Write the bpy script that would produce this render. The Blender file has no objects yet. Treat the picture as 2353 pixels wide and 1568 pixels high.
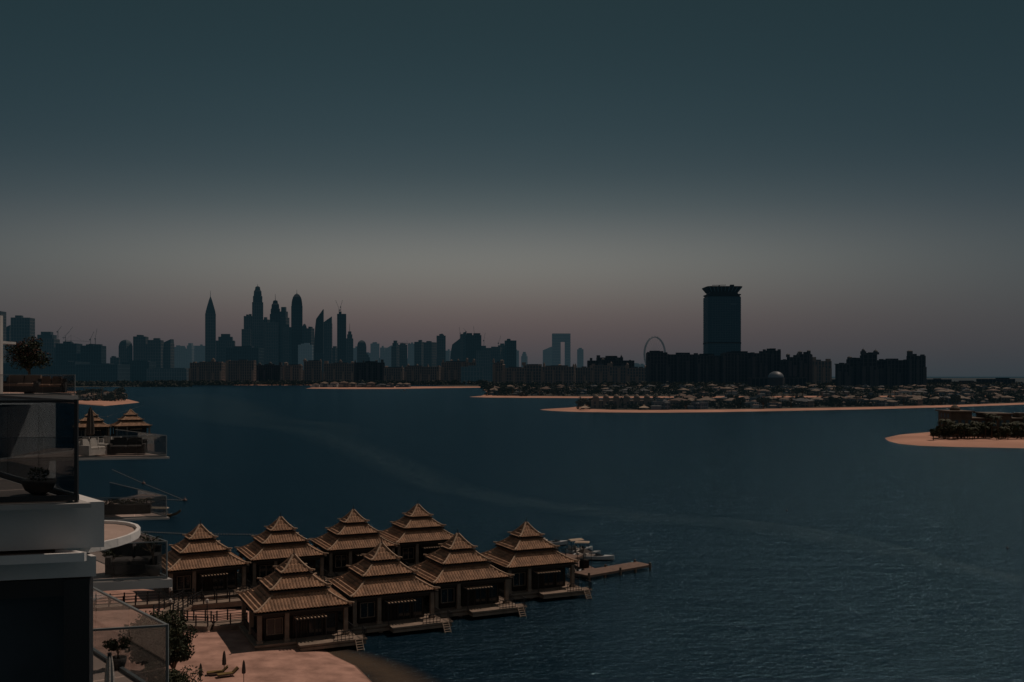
import bpy, math, random
from mathutils import Vector, Matrix
random.seed(7)
R=random.random
def U(a,b): return a+(b-a)*random.random()
F=2288.0; CX=1176.5; HZ=865.0; H=28.0     # survey constants: focal, horizon, eye height in metres
def X(px,d): return (px-CX)/F*d
def Z(py,d): return H+(HZ-py)/F*d
def lin(c):
    return tuple(((v/255)/12.92 if v/255<=.04045 else ((v/255+.055)/1.055)**2.4) for v in c)
SC=bpy.context.scene; COL=SC.collection
# ------------------------------------------------------------------ materials
def M(name,col,rough=.7,var=.18,vs=1.0,haze=None,bump=0,bs=8.0,metal=0,spec=.3,col2=None,detail=4):
    m=bpy.data.materials.new(name); m.use_nodes=True; nt=m.node_tree; N=nt.nodes; L=nt.links
    p=N['Principled BSDF']; p.inputs['Roughness'].default_value=rough; p.inputs['Metallic'].default_value=metal
    p.inputs['Specular IOR Level'].default_value=spec
    tc=N.new('ShaderNodeTexCoord'); no=N.new('ShaderNodeTexNoise'); no.inputs['Scale'].default_value=vs; no.inputs['Detail'].default_value=detail
    L.new(tc.outputs['Object'],no.inputs['Vector'])
    mr=N.new('ShaderNodeMapRange'); mr.inputs[1].default_value=.3; mr.inputs[2].default_value=.7
    L.new(no.outputs['Fac'],mr.inputs[0])
    mx=N.new('ShaderNodeMix'); mx.data_type='RGBA'
    c2=col2 or tuple(c*(1+var) for c in col); c1=tuple(c*(1-var) for c in col) if not col2 else col
    mx.inputs[6].default_value=(*c1,1); mx.inputs[7].default_value=(*c2,1)
    L.new(mr.outputs[0],mx.inputs[0]); L.new(mx.outputs[2],p.inputs['Base Color'])
    if haze:
        p.inputs['Emission Color'].default_value=(*haze,1); p.inputs['Emission Strength'].default_value=1  # distance haze painted in as a faint even glow of the surface
    if bump:
        n2=N.new('ShaderNodeTexNoise'); n2.inputs['Scale'].default_value=bs; n2.inputs['Detail'].default_value=6
        L.new(tc.outputs['Object'],n2.inputs['Vector'])
        b=N.new('ShaderNodeBump'); b.inputs['Strength'].default_value=bump; b.inputs['Distance'].default_value=.1
        L.new(n2.outputs['Fac'],b.inputs['Height']); L.new(b.outputs['Normal'],p.inputs['Normal'])
    return m
hzF=(.013,.024,.030); hzM=(.004,.0105,.0140); hzN=(.0012,.0032,.0045)  # painted haze: emission tints for far, middle and nearer skyline
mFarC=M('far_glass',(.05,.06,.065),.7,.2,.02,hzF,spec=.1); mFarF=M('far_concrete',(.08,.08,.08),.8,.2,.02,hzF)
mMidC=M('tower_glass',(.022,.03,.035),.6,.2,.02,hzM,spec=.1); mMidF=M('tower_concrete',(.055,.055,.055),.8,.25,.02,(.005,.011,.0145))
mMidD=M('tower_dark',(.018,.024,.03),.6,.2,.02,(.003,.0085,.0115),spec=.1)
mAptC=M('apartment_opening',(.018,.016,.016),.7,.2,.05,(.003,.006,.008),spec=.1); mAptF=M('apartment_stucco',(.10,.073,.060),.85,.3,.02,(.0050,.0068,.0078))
mDkC=M('dark_block_glass',(.012,.014,.018),.6,.2,.05,hzN,spec=.1); mDkF=M('dark_block_frame',(.030,.030,.032),.8,.2,.05,(.0014,.0035,.005))
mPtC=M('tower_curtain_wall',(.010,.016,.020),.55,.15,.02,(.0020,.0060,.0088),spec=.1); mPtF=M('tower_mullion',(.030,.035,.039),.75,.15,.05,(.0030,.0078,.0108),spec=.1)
mSteel=M('crane_steel',(.08,.07,.065),.7,.2,1,hzM)
mWheel=M('wheel_steel',(.08,.08,.08),.6,.1,1,(.016,.022,.026))
mSilver=M('dome_silver',(.055,.06,.065),.5,.1,.1,(.005,.009,.012),metal=.0)
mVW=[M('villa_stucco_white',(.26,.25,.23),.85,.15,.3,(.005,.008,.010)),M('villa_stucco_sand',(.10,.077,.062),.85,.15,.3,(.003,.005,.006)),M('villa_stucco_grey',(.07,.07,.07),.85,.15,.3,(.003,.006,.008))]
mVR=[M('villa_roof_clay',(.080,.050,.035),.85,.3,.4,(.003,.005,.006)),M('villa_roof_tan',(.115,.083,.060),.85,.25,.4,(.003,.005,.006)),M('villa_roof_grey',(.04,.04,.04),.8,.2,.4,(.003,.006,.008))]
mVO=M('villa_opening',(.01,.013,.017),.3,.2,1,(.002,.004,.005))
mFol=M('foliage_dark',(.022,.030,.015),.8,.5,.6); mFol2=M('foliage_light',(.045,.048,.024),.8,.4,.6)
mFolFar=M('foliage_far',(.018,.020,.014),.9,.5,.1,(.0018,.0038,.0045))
mFolRed=M('foliage_russet',(.06,.028,.022),.8,.4,3)
mBark=M('bark',(.10,.07,.05),.9,.3,6,bump=.5)
mSand=M('sand',(.335,.20,.158),.95,.30,.55,bump=1,bs=1.4,spec=.05,detail=12)
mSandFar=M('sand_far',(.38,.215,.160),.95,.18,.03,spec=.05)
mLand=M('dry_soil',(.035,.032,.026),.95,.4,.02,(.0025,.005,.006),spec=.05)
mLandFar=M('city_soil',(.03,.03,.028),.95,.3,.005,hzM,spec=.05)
mTile=M('roof_tile',(.26,.150,.090),.7,.42,1.1,bump=.3,bs=12)
mRidge=M('roof_ridge',(.33,.235,.165),.8,.15,3)
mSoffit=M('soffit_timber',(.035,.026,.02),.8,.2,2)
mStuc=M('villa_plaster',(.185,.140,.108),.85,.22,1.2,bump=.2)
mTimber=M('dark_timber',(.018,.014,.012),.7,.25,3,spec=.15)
mJet=M('jetty_timber',(.13,.085,.065),.85,.25,1.5,bump=.3)
mPane=M('window_pane',(.01,.013,.017),.1,.1,1,spec=.5)
mRail=M('black_metal',(.015,.016,.018),.5,.1,2); mGrey=M('brushed_rail',(.12,.135,.14),.5,.1,2)
mWhite=M('white_render',(.60,.59,.58),.8,.06,.8,bump=.15,bs=6,col2=(.46,.45,.435),detail=10)
mFloor=M('terrace_paving',(.44,.33,.28),.7,.12,1.5,bump=.1); mLedge=M('ledge_coping',(.30,.22,.185),.8,.15,2,bump=.2)
mSlab=M('terrace_slab',(.32,.31,.30),.8,.15,.7)
mFab=M('cushion_fabric',(.38,.35,.32),.95,.1,4,bump=.2,bs=30); mLight=M('white_wicker',(.36,.34,.32),.9,.1,4)
mFabD=M('dark_wicker',(.04,.036,.034),.9,.25,8,bump=.4,bs=40)
mPot=M('planter_clay',(.06,.053,.05),.8,.2,3)
mHull=M('boat_hull',(.36,.36,.36),.4,.08,1,spec=.4); mCanv=M('canvas_cream',(.32,.25,.19),.9,.1,2); mBoatD=M('boat_interior',(.10,.08,.07),.8,.2,3)
mWoodB=M('boat_timber',(.10,.065,.04),.7,.2,2); mYel=M('lounger_yellow',(.14,.09,.03),.9,.2,3); mBuoy=M('buoy_plastic',(.07,.04,.035),.6,.1,2)
mFloat=M('float_plastic',(.15,.14,.13),.6,.1,2); mUmb=M('umbrella_fabric_dark',(.045,.038,.034),.9,.15,3)
def glassmat(name,tint,gl):
    m=bpy.data.materials.new(name); m.use_nodes=True; nt=m.node_tree; N=nt.nodes; L=nt.links
    N.remove(N['Principled BSDF']); o=N['Material Output']
    t=N.new('ShaderNodeBsdfTransparent'); g=N.new('ShaderNodeBsdfGlossy'); g.inputs['Roughness'].default_value=.03
    tc=N.new('ShaderNodeTexCoord'); no=N.new('ShaderNodeTexNoise'); no.inputs['Scale'].default_value=1.5; L.new(tc.outputs['Object'],no.inputs['Vector'])
    cr=N.new('ShaderNodeMix'); cr.data_type='RGBA'; cr.inputs[6].default_value=(*tint,1); cr.inputs[7].default_value=(*[c*.93 for c in tint],1)
    L.new(no.outputs['Fac'],cr.inputs[0]); L.new(cr.outputs[2],t.inputs['Color'])
    f=N.new('ShaderNodeLayerWeight'); f.inputs['Blend'].default_value=gl
    fm=N.new('ShaderNodeMath'); fm.operation='MULTIPLY'; fm.inputs[1].default_value=.35; L.new(f.outputs['Fresnel'],fm.inputs[0])
    x=N.new('ShaderNodeMixShader'); L.new(fm.outputs[0],x.inputs[0]); L.new(t.outputs[0],x.inputs[1]); L.new(g.outputs[0],x.inputs[2]); L.new(x.outputs[0],o.inputs['Surface'])
    return m
mGlass=glassmat('balustrade_glass',(.64,.67,.69),.3); mGlassC=glassmat('clear_glass',(.86,.88,.89),.3)
# ------------------------------------------------------------------ mesh builder
class MB:
    def __init__(s): s.v=[];s.f=[];s.m=[]
    def add(s,vs,fs,mi=0):
        o=len(s.v); s.v+= [tuple(v) for v in vs]; s.f+=[tuple(i+o for i in f) for f in fs]; s.m+=[mi]*len(fs)
    def box(s,x0,x1,y0,y1,z0,z1,mi=0):
        s.add([(x0,y0,z0),(x1,y0,z0),(x1,y1,z0),(x0,y1,z0),(x0,y0,z1),(x1,y0,z1),(x1,y1,z1),(x0,y1,z1)],
              [(0,3,2,1),(4,5,6,7),(0,1,5,4),(1,2,6,5),(2,3,7,6),(3,0,4,7)],mi)
    def beam(s,p,q,w,h,mi=0):
        p=Vector(p);q=Vector(q);d=(q-p); 
        if d.length<1e-6: return
        d.normalize(); up=Vector((0,0,1)) if abs(d.z)<.95 else Vector((1,0,0))
        a=d.cross(up).normalized()*w/2; b=a.cross(d).normalized()*h/2
        s.add([p-a-b,p+a-b,p+a+b,p-a+b,q-a-b,q+a-b,q+a+b,q-a+b],[(0,1,2,3),(7,6,5,4),(0,4,5,1),(1,5,6,2),(2,6,7,3),(3,7,4,0)],mi)
    def cyl(s,p,q,r0,r1=None,n=8,mi=0):
        r1=r0 if r1 is None else r1
        p=Vector(p);q=Vector(q);d=(q-p).normalized(); up=Vector((0,0,1)) if abs(d.z)<.95 else Vector((1,0,0))
        a=d.cross(up).normalized(); b=a.cross(d)
        vs=[];
        for c,r in((p,r0),(q,r1)):
            for i in range(n):
                t=2*math.pi*i/n; vs.append(c+a*math.cos(t)*r+b*math.sin(t)*r)
        fs=[(i,(i+1)%n,n+(i+1)%n,n+i) for i in range(n)]+[tuple(range(n-1,-1,-1)),tuple(range(n,2*n))]
        s.add(vs,fs,mi)
    def loft(s,rings,mi=0,cap=True):
        n=len(rings[0]); vs=[v for r in rings for v in r]; fs=[]
        for k in range(len(rings)-1):
            for i in range(n): fs.append((k*n+i,k*n+(i+1)%n,(k+1)*n+(i+1)%n,(k+1)*n+i))
        if cap: fs+= [tuple(range(n-1,-1,-1)),tuple(range((len(rings)-1)*n,len(rings)*n))]
        s.add(vs,fs,mi)
    def lathe(s,c,prof,n=12,mi=0,sx=1,sy=1):
        s.loft([[(c[0]+r*sx*math.cos(2*math.pi*i/n),c[1]+r*sy*math.sin(2*math.pi*i/n),c[2]+z) for i in range(n)] for r,z in prof],mi)
    def prism(s,poly,z0,z1,mi=0): s.loft([[(x,y,z0) for x,y in poly],[(x,y,z1) for x,y in poly]],mi)
    def mesh(s,name,mats,smooth=False):
        me=bpy.data.meshes.new(name); me.from_pydata(s.v,[],s.f); 
        for m in mats: me.materials.append(m)
        me.polygons.foreach_set('material_index',s.m)
        if smooth: me.polygons.foreach_set('use_smooth',[True]*len(s.f))
        me.update(); return me
    def obj(s,name,mats,parent=None,smooth=False,label=None):
        o=bpy.data.objects.new(name,s.mesh(name,mats if isinstance(mats,list) else [mats],smooth)); COL.objects.link(o)
        if parent: o.parent=parent
        if label:o['label']=label
        return o
def thing(name,label,cat,loc=(0,0,0),rz=0,sc=1,group=None):
    e=bpy.data.objects.new(name,None); e.empty_display_size=.5; COL.objects.link(e); e.location=loc; e.rotation_euler=(0,0,rz)
    e.scale=(sc,)*3 if not isinstance(sc,tuple) else sc
    e['label']=label; e['category']=cat
    if group: e['group']=group
    return e
def copy_thing(src,loc,rz=0,sc=1,label=None):
    e=src.copy(); COL.objects.link(e); e.location=loc; e.rotation_euler=(0,0,rz); e.scale=(sc,)*3 if not isinstance(sc,tuple) else sc
    if label: e['label']=label
    def rec(a,b):
        for c in list(a.children):
            k=c.copy(); COL.objects.link(k); k.parent=b; rec(c,k)
    rec(src,e); return e
def top(o,label,cat,group=None,kind=None):
    if kind: o['kind']=kind
    o['label']=label; o['category']=cat
    if group:o['group']=group
    return o
# ------------------------------------------------------------------ world, sun, camera
sunv=Vector((.58,.42,1.10)).normalized()
w=bpy.data.worlds.new("World"); SC.world=w; w.use_nodes=True; nt=w.node_tree; N=nt.nodes; L=nt.links
bg=N['Background']; out=N['World Output']
sky=N.new('ShaderNodeTexSky'); sky.sky_type='NISHITA'; sky.sun_disc=False; sky.sun_elevation=math.asin(sunv.z); sky.sun_rotation=math.atan2(sunv.x,sunv.y)
L.new(sky.outputs[0],bg.inputs[0]); bg.inputs[1].default_value=.0004
tc=N.new('ShaderNodeTexCoord'); sp=N.new('ShaderNodeSeparateXYZ'); L.new(tc.outputs['Generated'],sp.inputs[0])
def ramp(pts):
    r=N.new('ShaderNodeValToRGB'); r.color_ramp.interpolation='B_SPLINE'
    els=r.color_ramp.elements
    while len(els)>1: els.remove(els[0])
    els[0].position=pts[0][0]; els[0].color=(*lin(pts[0][1]),1)
    for p,c in pts[1:]:
        e=els.new(p); e.color=(*lin(c),1)
    return r
def el(y): return max(0,(HZ-y)/F)/math.sqrt(1+((HZ-y)/F)**2)/.4
mr=N.new('ShaderNodeMath'); mr.operation='DIVIDE'; mr.inputs[1].default_value=.4; L.new(sp.outputs[2],mr.inputs[0])
r1=ramp([(el(862),(58,65,70)),(el(800),(77,71,74)),(el(740),(93,82,81)),(el(680),(107,101,97)),(el(610),(117,117,112)),(el(545),(103,106,105)),(el(480),(80,90,92)),(el(400),(60,74,79)),(el(300),(49,66,72)),(el(160),(40,58,64)),(el(0),(36,53,58))])
r2=ramp([(el(862),(50,59,65)),(el(800),(61,62,66)),(el(720),(68,71,73)),(el(620),(68,76,79)),(el(500),(51,64,71)),(el(350),(38,56,63)),(el(0),(30,47,52))])
L.new(mr.outputs[0],r1.inputs[0]); L.new(mr.outputs[0],r2.inputs[0])
at=N.new('ShaderNodeMath'); at.operation='ARCTAN2'; L.new(sp.outputs[0],at.inputs[0]); L.new(sp.outputs[1],at.inputs[1])
ad=N.new('ShaderNodeMath'); ad.operation='ADD'; ad.inputs[1].default_value=.06; L.new(at.outputs[0],ad.inputs[0])
ab=N.new('ShaderNodeMath'); ab.operation='ABSOLUTE'; L.new(ad.outputs[0],ab.inputs[0])
mp=N.new('ShaderNodeMapRange'); mp.interpolation_type='SMOOTHSTEP'; mp.inputs[1].default_value=.02; mp.inputs[2].default_value=.70; L.new(ab.outputs[0],mp.inputs[0])
mx=N.new('ShaderNodeMix'); mx.data_type='RGBA'; L.new(mp.outputs[0],mx.inputs[0]); L.new(r1.outputs[0],mx.inputs[6]); L.new(r2.outputs[0],mx.inputs[7])
bk=N.new('ShaderNodeMapRange'); bk.inputs[1].default_value=0; bk.inputs[2].default_value=-.7; L.new(sp.outputs[1],bk.inputs[0])
mb=N.new('ShaderNodeMix'); mb.data_type='RGBA'; L.new(bk.outputs[0],mb.inputs[0]); L.new(mx.outputs[2],mb.inputs[6]); mb.inputs[7].default_value=(.100,.100,.100,1)  # unseen grey sky behind the camera, added as fill for camera-facing walls
bg2=N.new('ShaderNodeBackground'); L.new(mb.outputs[2],bg2.inputs[0])
sa=N.new('ShaderNodeAddShader'); L.new(bg.outputs[0],sa.inputs[0]); L.new(bg2.outputs[0],sa.inputs[1]); L.new(sa.outputs[0],out.inputs['Surface'])
sl=bpy.data.lights.new('sun','SUN'); sl.energy=2.15; sl.angle=math.radians(.5); sl.color=(1,.80,.66)
so=bpy.data.objects.new('sun',sl); COL.objects.link(so); so.rotation_euler=(-sunv).to_track_quat('-Z','Y').to_euler(); so.location=(0,0,300)
cd=bpy.data.cameras.new('camera'); cd.lens=35; cd.sensor_width=36; cd.shift_y=81/2353; cd.clip_end=120000; cd.clip_start=.1
co=bpy.data.objects.new('camera',cd); COL.objects.link(co); co.location=(0,0,H); co.rotation_euler=(math.pi/2,0,0); SC.camera=co
SC.view_settings.view_transform='Standard'; SC.view_settings.look='None'; SC.view_settings.exposure=0
# ------------------------------------------------------------------ water
def water():
    m=bpy.data.materials.new('sea_water'); m.use_nodes=True; nt=m.node_tree; N=nt.nodes; L=nt.links; N.remove(N['Principled BSDF']); o=N['Material Output']
    tc=N.new('ShaderNodeTexCoord')
    n0=N.new('ShaderNodeTexNoise'); n0.inputs['Scale'].default_value=.008; n0.inputs['Detail'].default_value=5; L.new(tc.outputs['Object'],n0.inputs['Vector'])
    mx=N.new('ShaderNodeMix'); mx.data_type='RGBA'; mx.inputs[6].default_value=(.0026,.0096,.0175,1); mx.inputs[7].default_value=(.0044,.0155,.0260,1); L.new(n0.outputs['Fac'],mx.inputs[0])
    mpn=N.new('ShaderNodeMapping'); mpn.inputs['Scale'].default_value=(1,2.0,1); mpn.inputs['Rotation'].default_value=(0,0,.35); L.new(tc.outputs['Object'],mpn.inputs['Vector'])
    prev=None
    for sc_,am in((.05,.9),(.18,.60),(.7,.42),(2.4,.22)):
        n=N.new('ShaderNodeTexNoise'); n.inputs['Scale'].default_value=sc_; n.inputs['Detail'].default_value=4; L.new(mpn.outputs[0],n.inputs['Vector'])
        k=N.new('ShaderNodeMath'); k.operation='MULTIPLY'; k.inputs[1].default_value=am; L.new(n.outputs['Fac'],k.inputs[0])
        if prev is None: prev=k
        else:
            a=N.new('ShaderNodeMath'); L.new(prev.outputs[0],a.inputs[0]); L.new(k.outputs[0],a.inputs[1]); prev=a
    bu=N.new('ShaderNodeBump'); bu.inputs['Strength'].default_value=1; bu.inputs['Distance'].default_value=1.0; L.new(prev.outputs[0],bu.inputs['Height'])
    df_=N.new('ShaderNodeBsdfDiffuse'); L.new(mx.outputs[2],df_.inputs['Color']); L.new(bu.outputs[0],df_.inputs['Normal'])
    gl=N.new('ShaderNodeBsdfGlossy'); gl.inputs['Roughness'].default_value=.14; gl.inputs['Color'].default_value=(.42,.76,.94,1); L.new(bu.outputs[0],gl.inputs['Normal'])
    fr=N.new('ShaderNodeFresnel'); fr.inputs['IOR'].default_value=1.33; L.new(bu.outputs[0],fr.inputs['Normal'])
    mi=N.new('ShaderNodeMath'); mi.operation='MINIMUM'; mi.inputs[1].default_value=.33; L.new(fr.outputs[0],mi.inputs[0])
    x=N.new('ShaderNodeMixShader'); L.new(mi.outputs[0],x.inputs[0]); L.new(df_.outputs[0],x.inputs[1]); L.new(gl.outputs[0],x.inputs[2]); L.new(x.outputs[0],o.inputs['Surface'])
    return m
mWater=water()
b=MB(); S=60000; b.add([(-S,-2000,0),(S,-2000,0),(S,S,0),(-S,S,0)],[(0,1,2,3)]); o=b.obj('water',mWater); o['kind']='structure'; o['label']='dark teal sea with fine ripples'
b=MB(); b.add([(-S,-2000,-4),(S,-2000,-4),(S,S,-4),(-S,S,-4)],[(0,1,2,3)]); o=b.obj('ground',mSand); o['kind']='structure'; o['label']='sandy sea bed under the water'
def ribbon(name,pts,wid,col,strength,nscale,z,label,rough=.5,lo=.42,hi=.68):
    m=bpy.data.materials.new(name); m.use_nodes=True; nt=m.node_tree; N=nt.nodes; L=nt.links; p=N['Principled BSDF']
    p.inputs['Base Color'].default_value=(*col,1); p.inputs['Roughness'].default_value=rough; p.inputs['Specular IOR Level'].default_value=.1
    uv=N.new('ShaderNodeUVMap'); uv.uv_map='UVMap'; s=N.new('ShaderNodeSeparateXYZ'); L.new(uv.outputs[0],s.inputs[0])
    def bell(out,pw):
        i=N.new('ShaderNodeMath'); i.operation='SUBTRACT'; i.inputs[0].default_value=1; L.new(out,i.inputs[1])
        k=N.new('ShaderNodeMath'); k.operation='MULTIPLY'; L.new(i.outputs[0],k.inputs[0]); L.new(out,k.inputs[1])
        k2=N.new('ShaderNodeMath'); k2.operation='MULTIPLY'; k2.inputs[1].default_value=4; L.new(k.outputs[0],k2.inputs[0])
        k3=N.new('ShaderNodeMath'); k3.operation='POWER'; k3.inputs[1].default_value=pw; L.new(k2.outputs[0],k3.inputs[0]); return k3
    k3=bell(s.outputs[1],2)
    tc=N.new('ShaderNodeTexCoord'); n=N.new('ShaderNodeTexNoise'); n.inputs['Scale'].default_value=nscale; n.inputs['Detail'].default_value=10; n.inputs['Roughness'].default_value=.8; L.new(tc.outputs['Object'],n.inputs['Vector'])
    r=N.new('ShaderNodeMapRange'); r.inputs[1].default_value=lo; r.inputs[2].default_value=hi; L.new(n.outputs['Fac'],r.inputs[0])
    k4=N.new('ShaderNodeMath'); k4.operation='MULTIPLY'; L.new(r.outputs[0],k4.inputs[0]); L.new(k3.outputs[0],k4.inputs[1])
    ke=bell(s.outputs[0],.4); k6=N.new('ShaderNodeMath'); k6.operation='MULTIPLY'; L.new(k4.outputs[0],k6.inputs[0]); L.new(ke.outputs[0],k6.inputs[1])
    k5=N.new('ShaderNodeMath'); k5.operation='MULTIPLY'; k5.inputs[1].default_value=strength; L.new(k6.outputs[0],k5.inputs[0]); L.new(k5.outputs[0],p.inputs['Alpha'])
    P=[Vector(q) for q in pts]
    Q=[];Wd=[]
    for a in range(len(P)-1):
        p0=P[max(a-1,0)];p1=P[a];p2=P[a+1];p3=P[min(a+2,len(P)-1)]
        for j in range(10):
            t=j/10; Q.append(.5*((2*p1)+(-p0+p2)*t+(2*p0-5*p1+4*p2-p3)*t*t+(-p0+3*p1-3*p2+p3)*t**3)); Wd.append(wid[a]+(wid[a+1]-wid[a])*t)
    Q.append(P[-1]);Wd.append(wid[-1])
    b=MB(); vs=[]; 
    for a,q in enumerate(Q):
        d=(Q[min(a+1,len(Q)-1)]-Q[max(a-1,0)]).normalized(); nn=Vector((-d.y,d.x))
        for e in(-1,1): vs.append((q.x+nn.x*Wd[a]*e/2,q.y+nn.y*Wd[a]*e/2,z))
    b.add(vs,[(2*a,2*a+1,2*a+3,2*a+2) for a in range(len(Q)-1)])
    o=b.obj(name,m); me=o.data; ul=me.uv_layers.new(name='UVMap')
    for lo_ in me.loops:
        vi=lo_.vertex_index; ul.data[lo_.index].uv=((vi//2)/(len(Q)-1),vi%2)
    o['kind']='structure'; o['label']=label
def g(px,py,z=0): d=(H-z)*F/(py-HZ); return (X(px,d),d)
fo=[(345,912),(430,935),(520,965),(700,990),(820,1030),(930,1080),(1040,1125),(1250,1160),(1450,1185),(1700,1205),(1950,1250),(2150,1295),(2420,1350),(2700,1410),(3000,1480)]
ribbon('water_foam_streak',[g(*q) for q in fo],[110,75,48,36,28,22,18,17,17,13,11,9,8,8,8],(.07,.125,.15),.34,.25,.02,'pale thin line of foam and current on the sea',.5,.44,.66)
fo=[(420,905),(520,925),(600,960),(740,975),(830,1000)]
ribbon('water_foam_streak',[g(*q) for q in fo],[120,90,50,40,20],(.07,.12,.14),.26,.05,.024,'faint pale current streak on the sea')
fo=[(1680,1195),(1850,1215),(2050,1255),(2250,1310),(2500,1360)]
ribbon('water_foam_streak',[g(*q) for q in fo],[5,5,4,4,4],(.08,.14,.165),.38,.5,.026,'thin broken foam line on the sea',.5,.42,.62)
ribbon('shallow_water',[(-1,50),(-4.5,70),(-8,85),(-11.6,93),(-16.5,99.2),(-21,102.2),(-25,105)],[10,10,9,8,6,4,2],(.09,.065,.045),.7,.05,.028,'shallow brownish water over sand at the shore',.5,.2,.5)
# ------------------------------------------------------------------ land
def land(name,edge,mat,label,z=1.0,inn=6,zb=-1.5):
    n=len(edge); c=Vector((sum(p[0] for p in edge)/n,sum(p[1] for p in edge)/n))
    rings=[]
    for k,zz in((0,zb),(.0,-.2 if zb<-1 else zb+.05),(inn,z*.5 if zb<-1 else z*.9),(inn*3,z)):
        r=[]
        for x,y in edge:
            v=Vector((x,y)); d=(c-v); q=v+d.normalized()*min(k,d.length*.8); r.append((q.x,q.y,zz))
        rings.append(r)
    b=MB(); b.loft(rings,0); o=b.obj(name,mat); o['kind']='structure'; o['label']=label; return o
def pd(l): return [(X(p,d),d) for p,d in l]
land('mainland_ground',[(-6000,3650),(-900,3650),(0,3500),(X(1480,3400),3400),(X(2500,4200),4200),(9000,5000),(14000,9000),(14000,16000),(-14000,16000),(-14000,3800)],mLandFar,'flat coastal city land',1)
land('island_trunk_ground',pd([(350,3350),(600,3200),(1000,3100),(1110,2500),(1480,2350),(2500,2250),(3200,2300),(3200,3000),(2300,3150),(1500,3300),(900,3420)]),mLand,'flat reclaimed land under the apartment blocks',1)
land('beach_sand',pd([(350,3420),(480,3300),(640,3200),(760,3120),(760,3080),(600,3080),(480,3160),(350,3300)]),mSandFar,'narrow far sandy beach',1.2,3)
land('frond_beach_sand',pd([(700,2270),(800,2200),(900,2210),(1010,2350),(1112,2480),(1116,2640),(980,2650),(720,2550)]),mSandFar,'thin pale beach round a low peninsula',1,8)
land('frond_beach_sand',pd([(1076,1345),(1120,1310),(1200,1295),(1340,1280),(1500,1290),(2300,1350),(3100,1500),(3100,2250),(1300,2240),(1110,2100),(1120,1600),(1100,1400)]),mSandFar,'sandy peninsula covered with houses',1,6)
land('frond_garden_ground',pd([(1128,1380),(1340,1325),(1500,1335),(2300,1395),(3100,1560),(3100,2200),(1300,2190),(1140,2060),(1140,1600)]),mLand,'dark garden soil between the houses',1.3,2,.6)
EDGE=[(1236,832),(1262,806),(1320,782),(1410,770),(1520,765),(1650,778),(1800,803),(2000,845),(2180,900),(2353,985),(2900,1250)]
land('frond_beach_sand',pd(EDGE+[(2900,1450),(2353,1210),(1500,1150),(1350,960),(1290,868)]),mSandFar,'curving orange beach peninsula with houses',1,6)
land('frond_garden_ground',pd([(1335,830),(1410,800),(1520,797),(1650,808),(1800,833),(2000,875),(2180,930),(2353,1015),(2900,1290),(2900,1430),(2353,1195),(1500,1135),(1370,950)]),mLand,'dark garden soil between the houses',1.3,2,.6)
land('island_beach_sand',pd([(2026,452),(2035,430),(2060,412),(2110,400),(2200,393),(2353,386),(2700,380),(3000,520),(2700,560),(2300,530),(2150,505),(2060,478)]),mSandFar,'small sandy headland curving into the sea',1,5)
land('beach_sand',pd([(60,1150),(178,1010),(240,935),(300,1020),(322,1065),(300,1180),(255,1400),(178,1800),(0,2200),(-300,2000)]),mSandFar,'small wooded beach headland',1,8)
land('island_trunk_ground',pd([(-200,2600),(100,2500),(350,2700),(440,3000),(400,3300),(0,3400),(-300,3200)]),mLand,'low dark land with trees',1,8)
sea=[(-8,55),(-8.6,66),(-9,75),(-10.6,85),(-12.6,91),(-15,96.4),(-17.6,99.8),(-20,103.5),(-23,109),(-27,114),(-32,119.5),(-37,124),(-42,127.5),(-48,131),(-56,134),(-66,138),(-90,146)]
rows=[(-2.5,-1.0),(0,-.02),(1.5,.22),(4,.42),(7,.52),(10,.6),(14,.66),(20,.75),(30,.9),(60,1)]
b=MB(); vs=[]
for i,(x,y) in enumerate(sea):
    t=i/(len(sea)-1); a=math.radians(190+55*min(1,t*1.4)); dx_,dy_=math.cos(a),math.sin(a)
    for r,z in rows: vs.append((x+dx_*r,y+dy_*r,z+(U(-.04,.04) if r>2 else 0)))
n=len(rows); fs=[]
for i in range(len(sea)-1):
    for j in range(n-1): fs.append((i*n+j,(i+1)*n+j,(i+1)*n+j+1,i*n+j+1))
b.add(vs,fs); o=b.obj('beach_sand',mSand,smooth=True); o['kind']='structure'; o['label']='pinkish sand beach with footprints beside the stilt houses'
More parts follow.
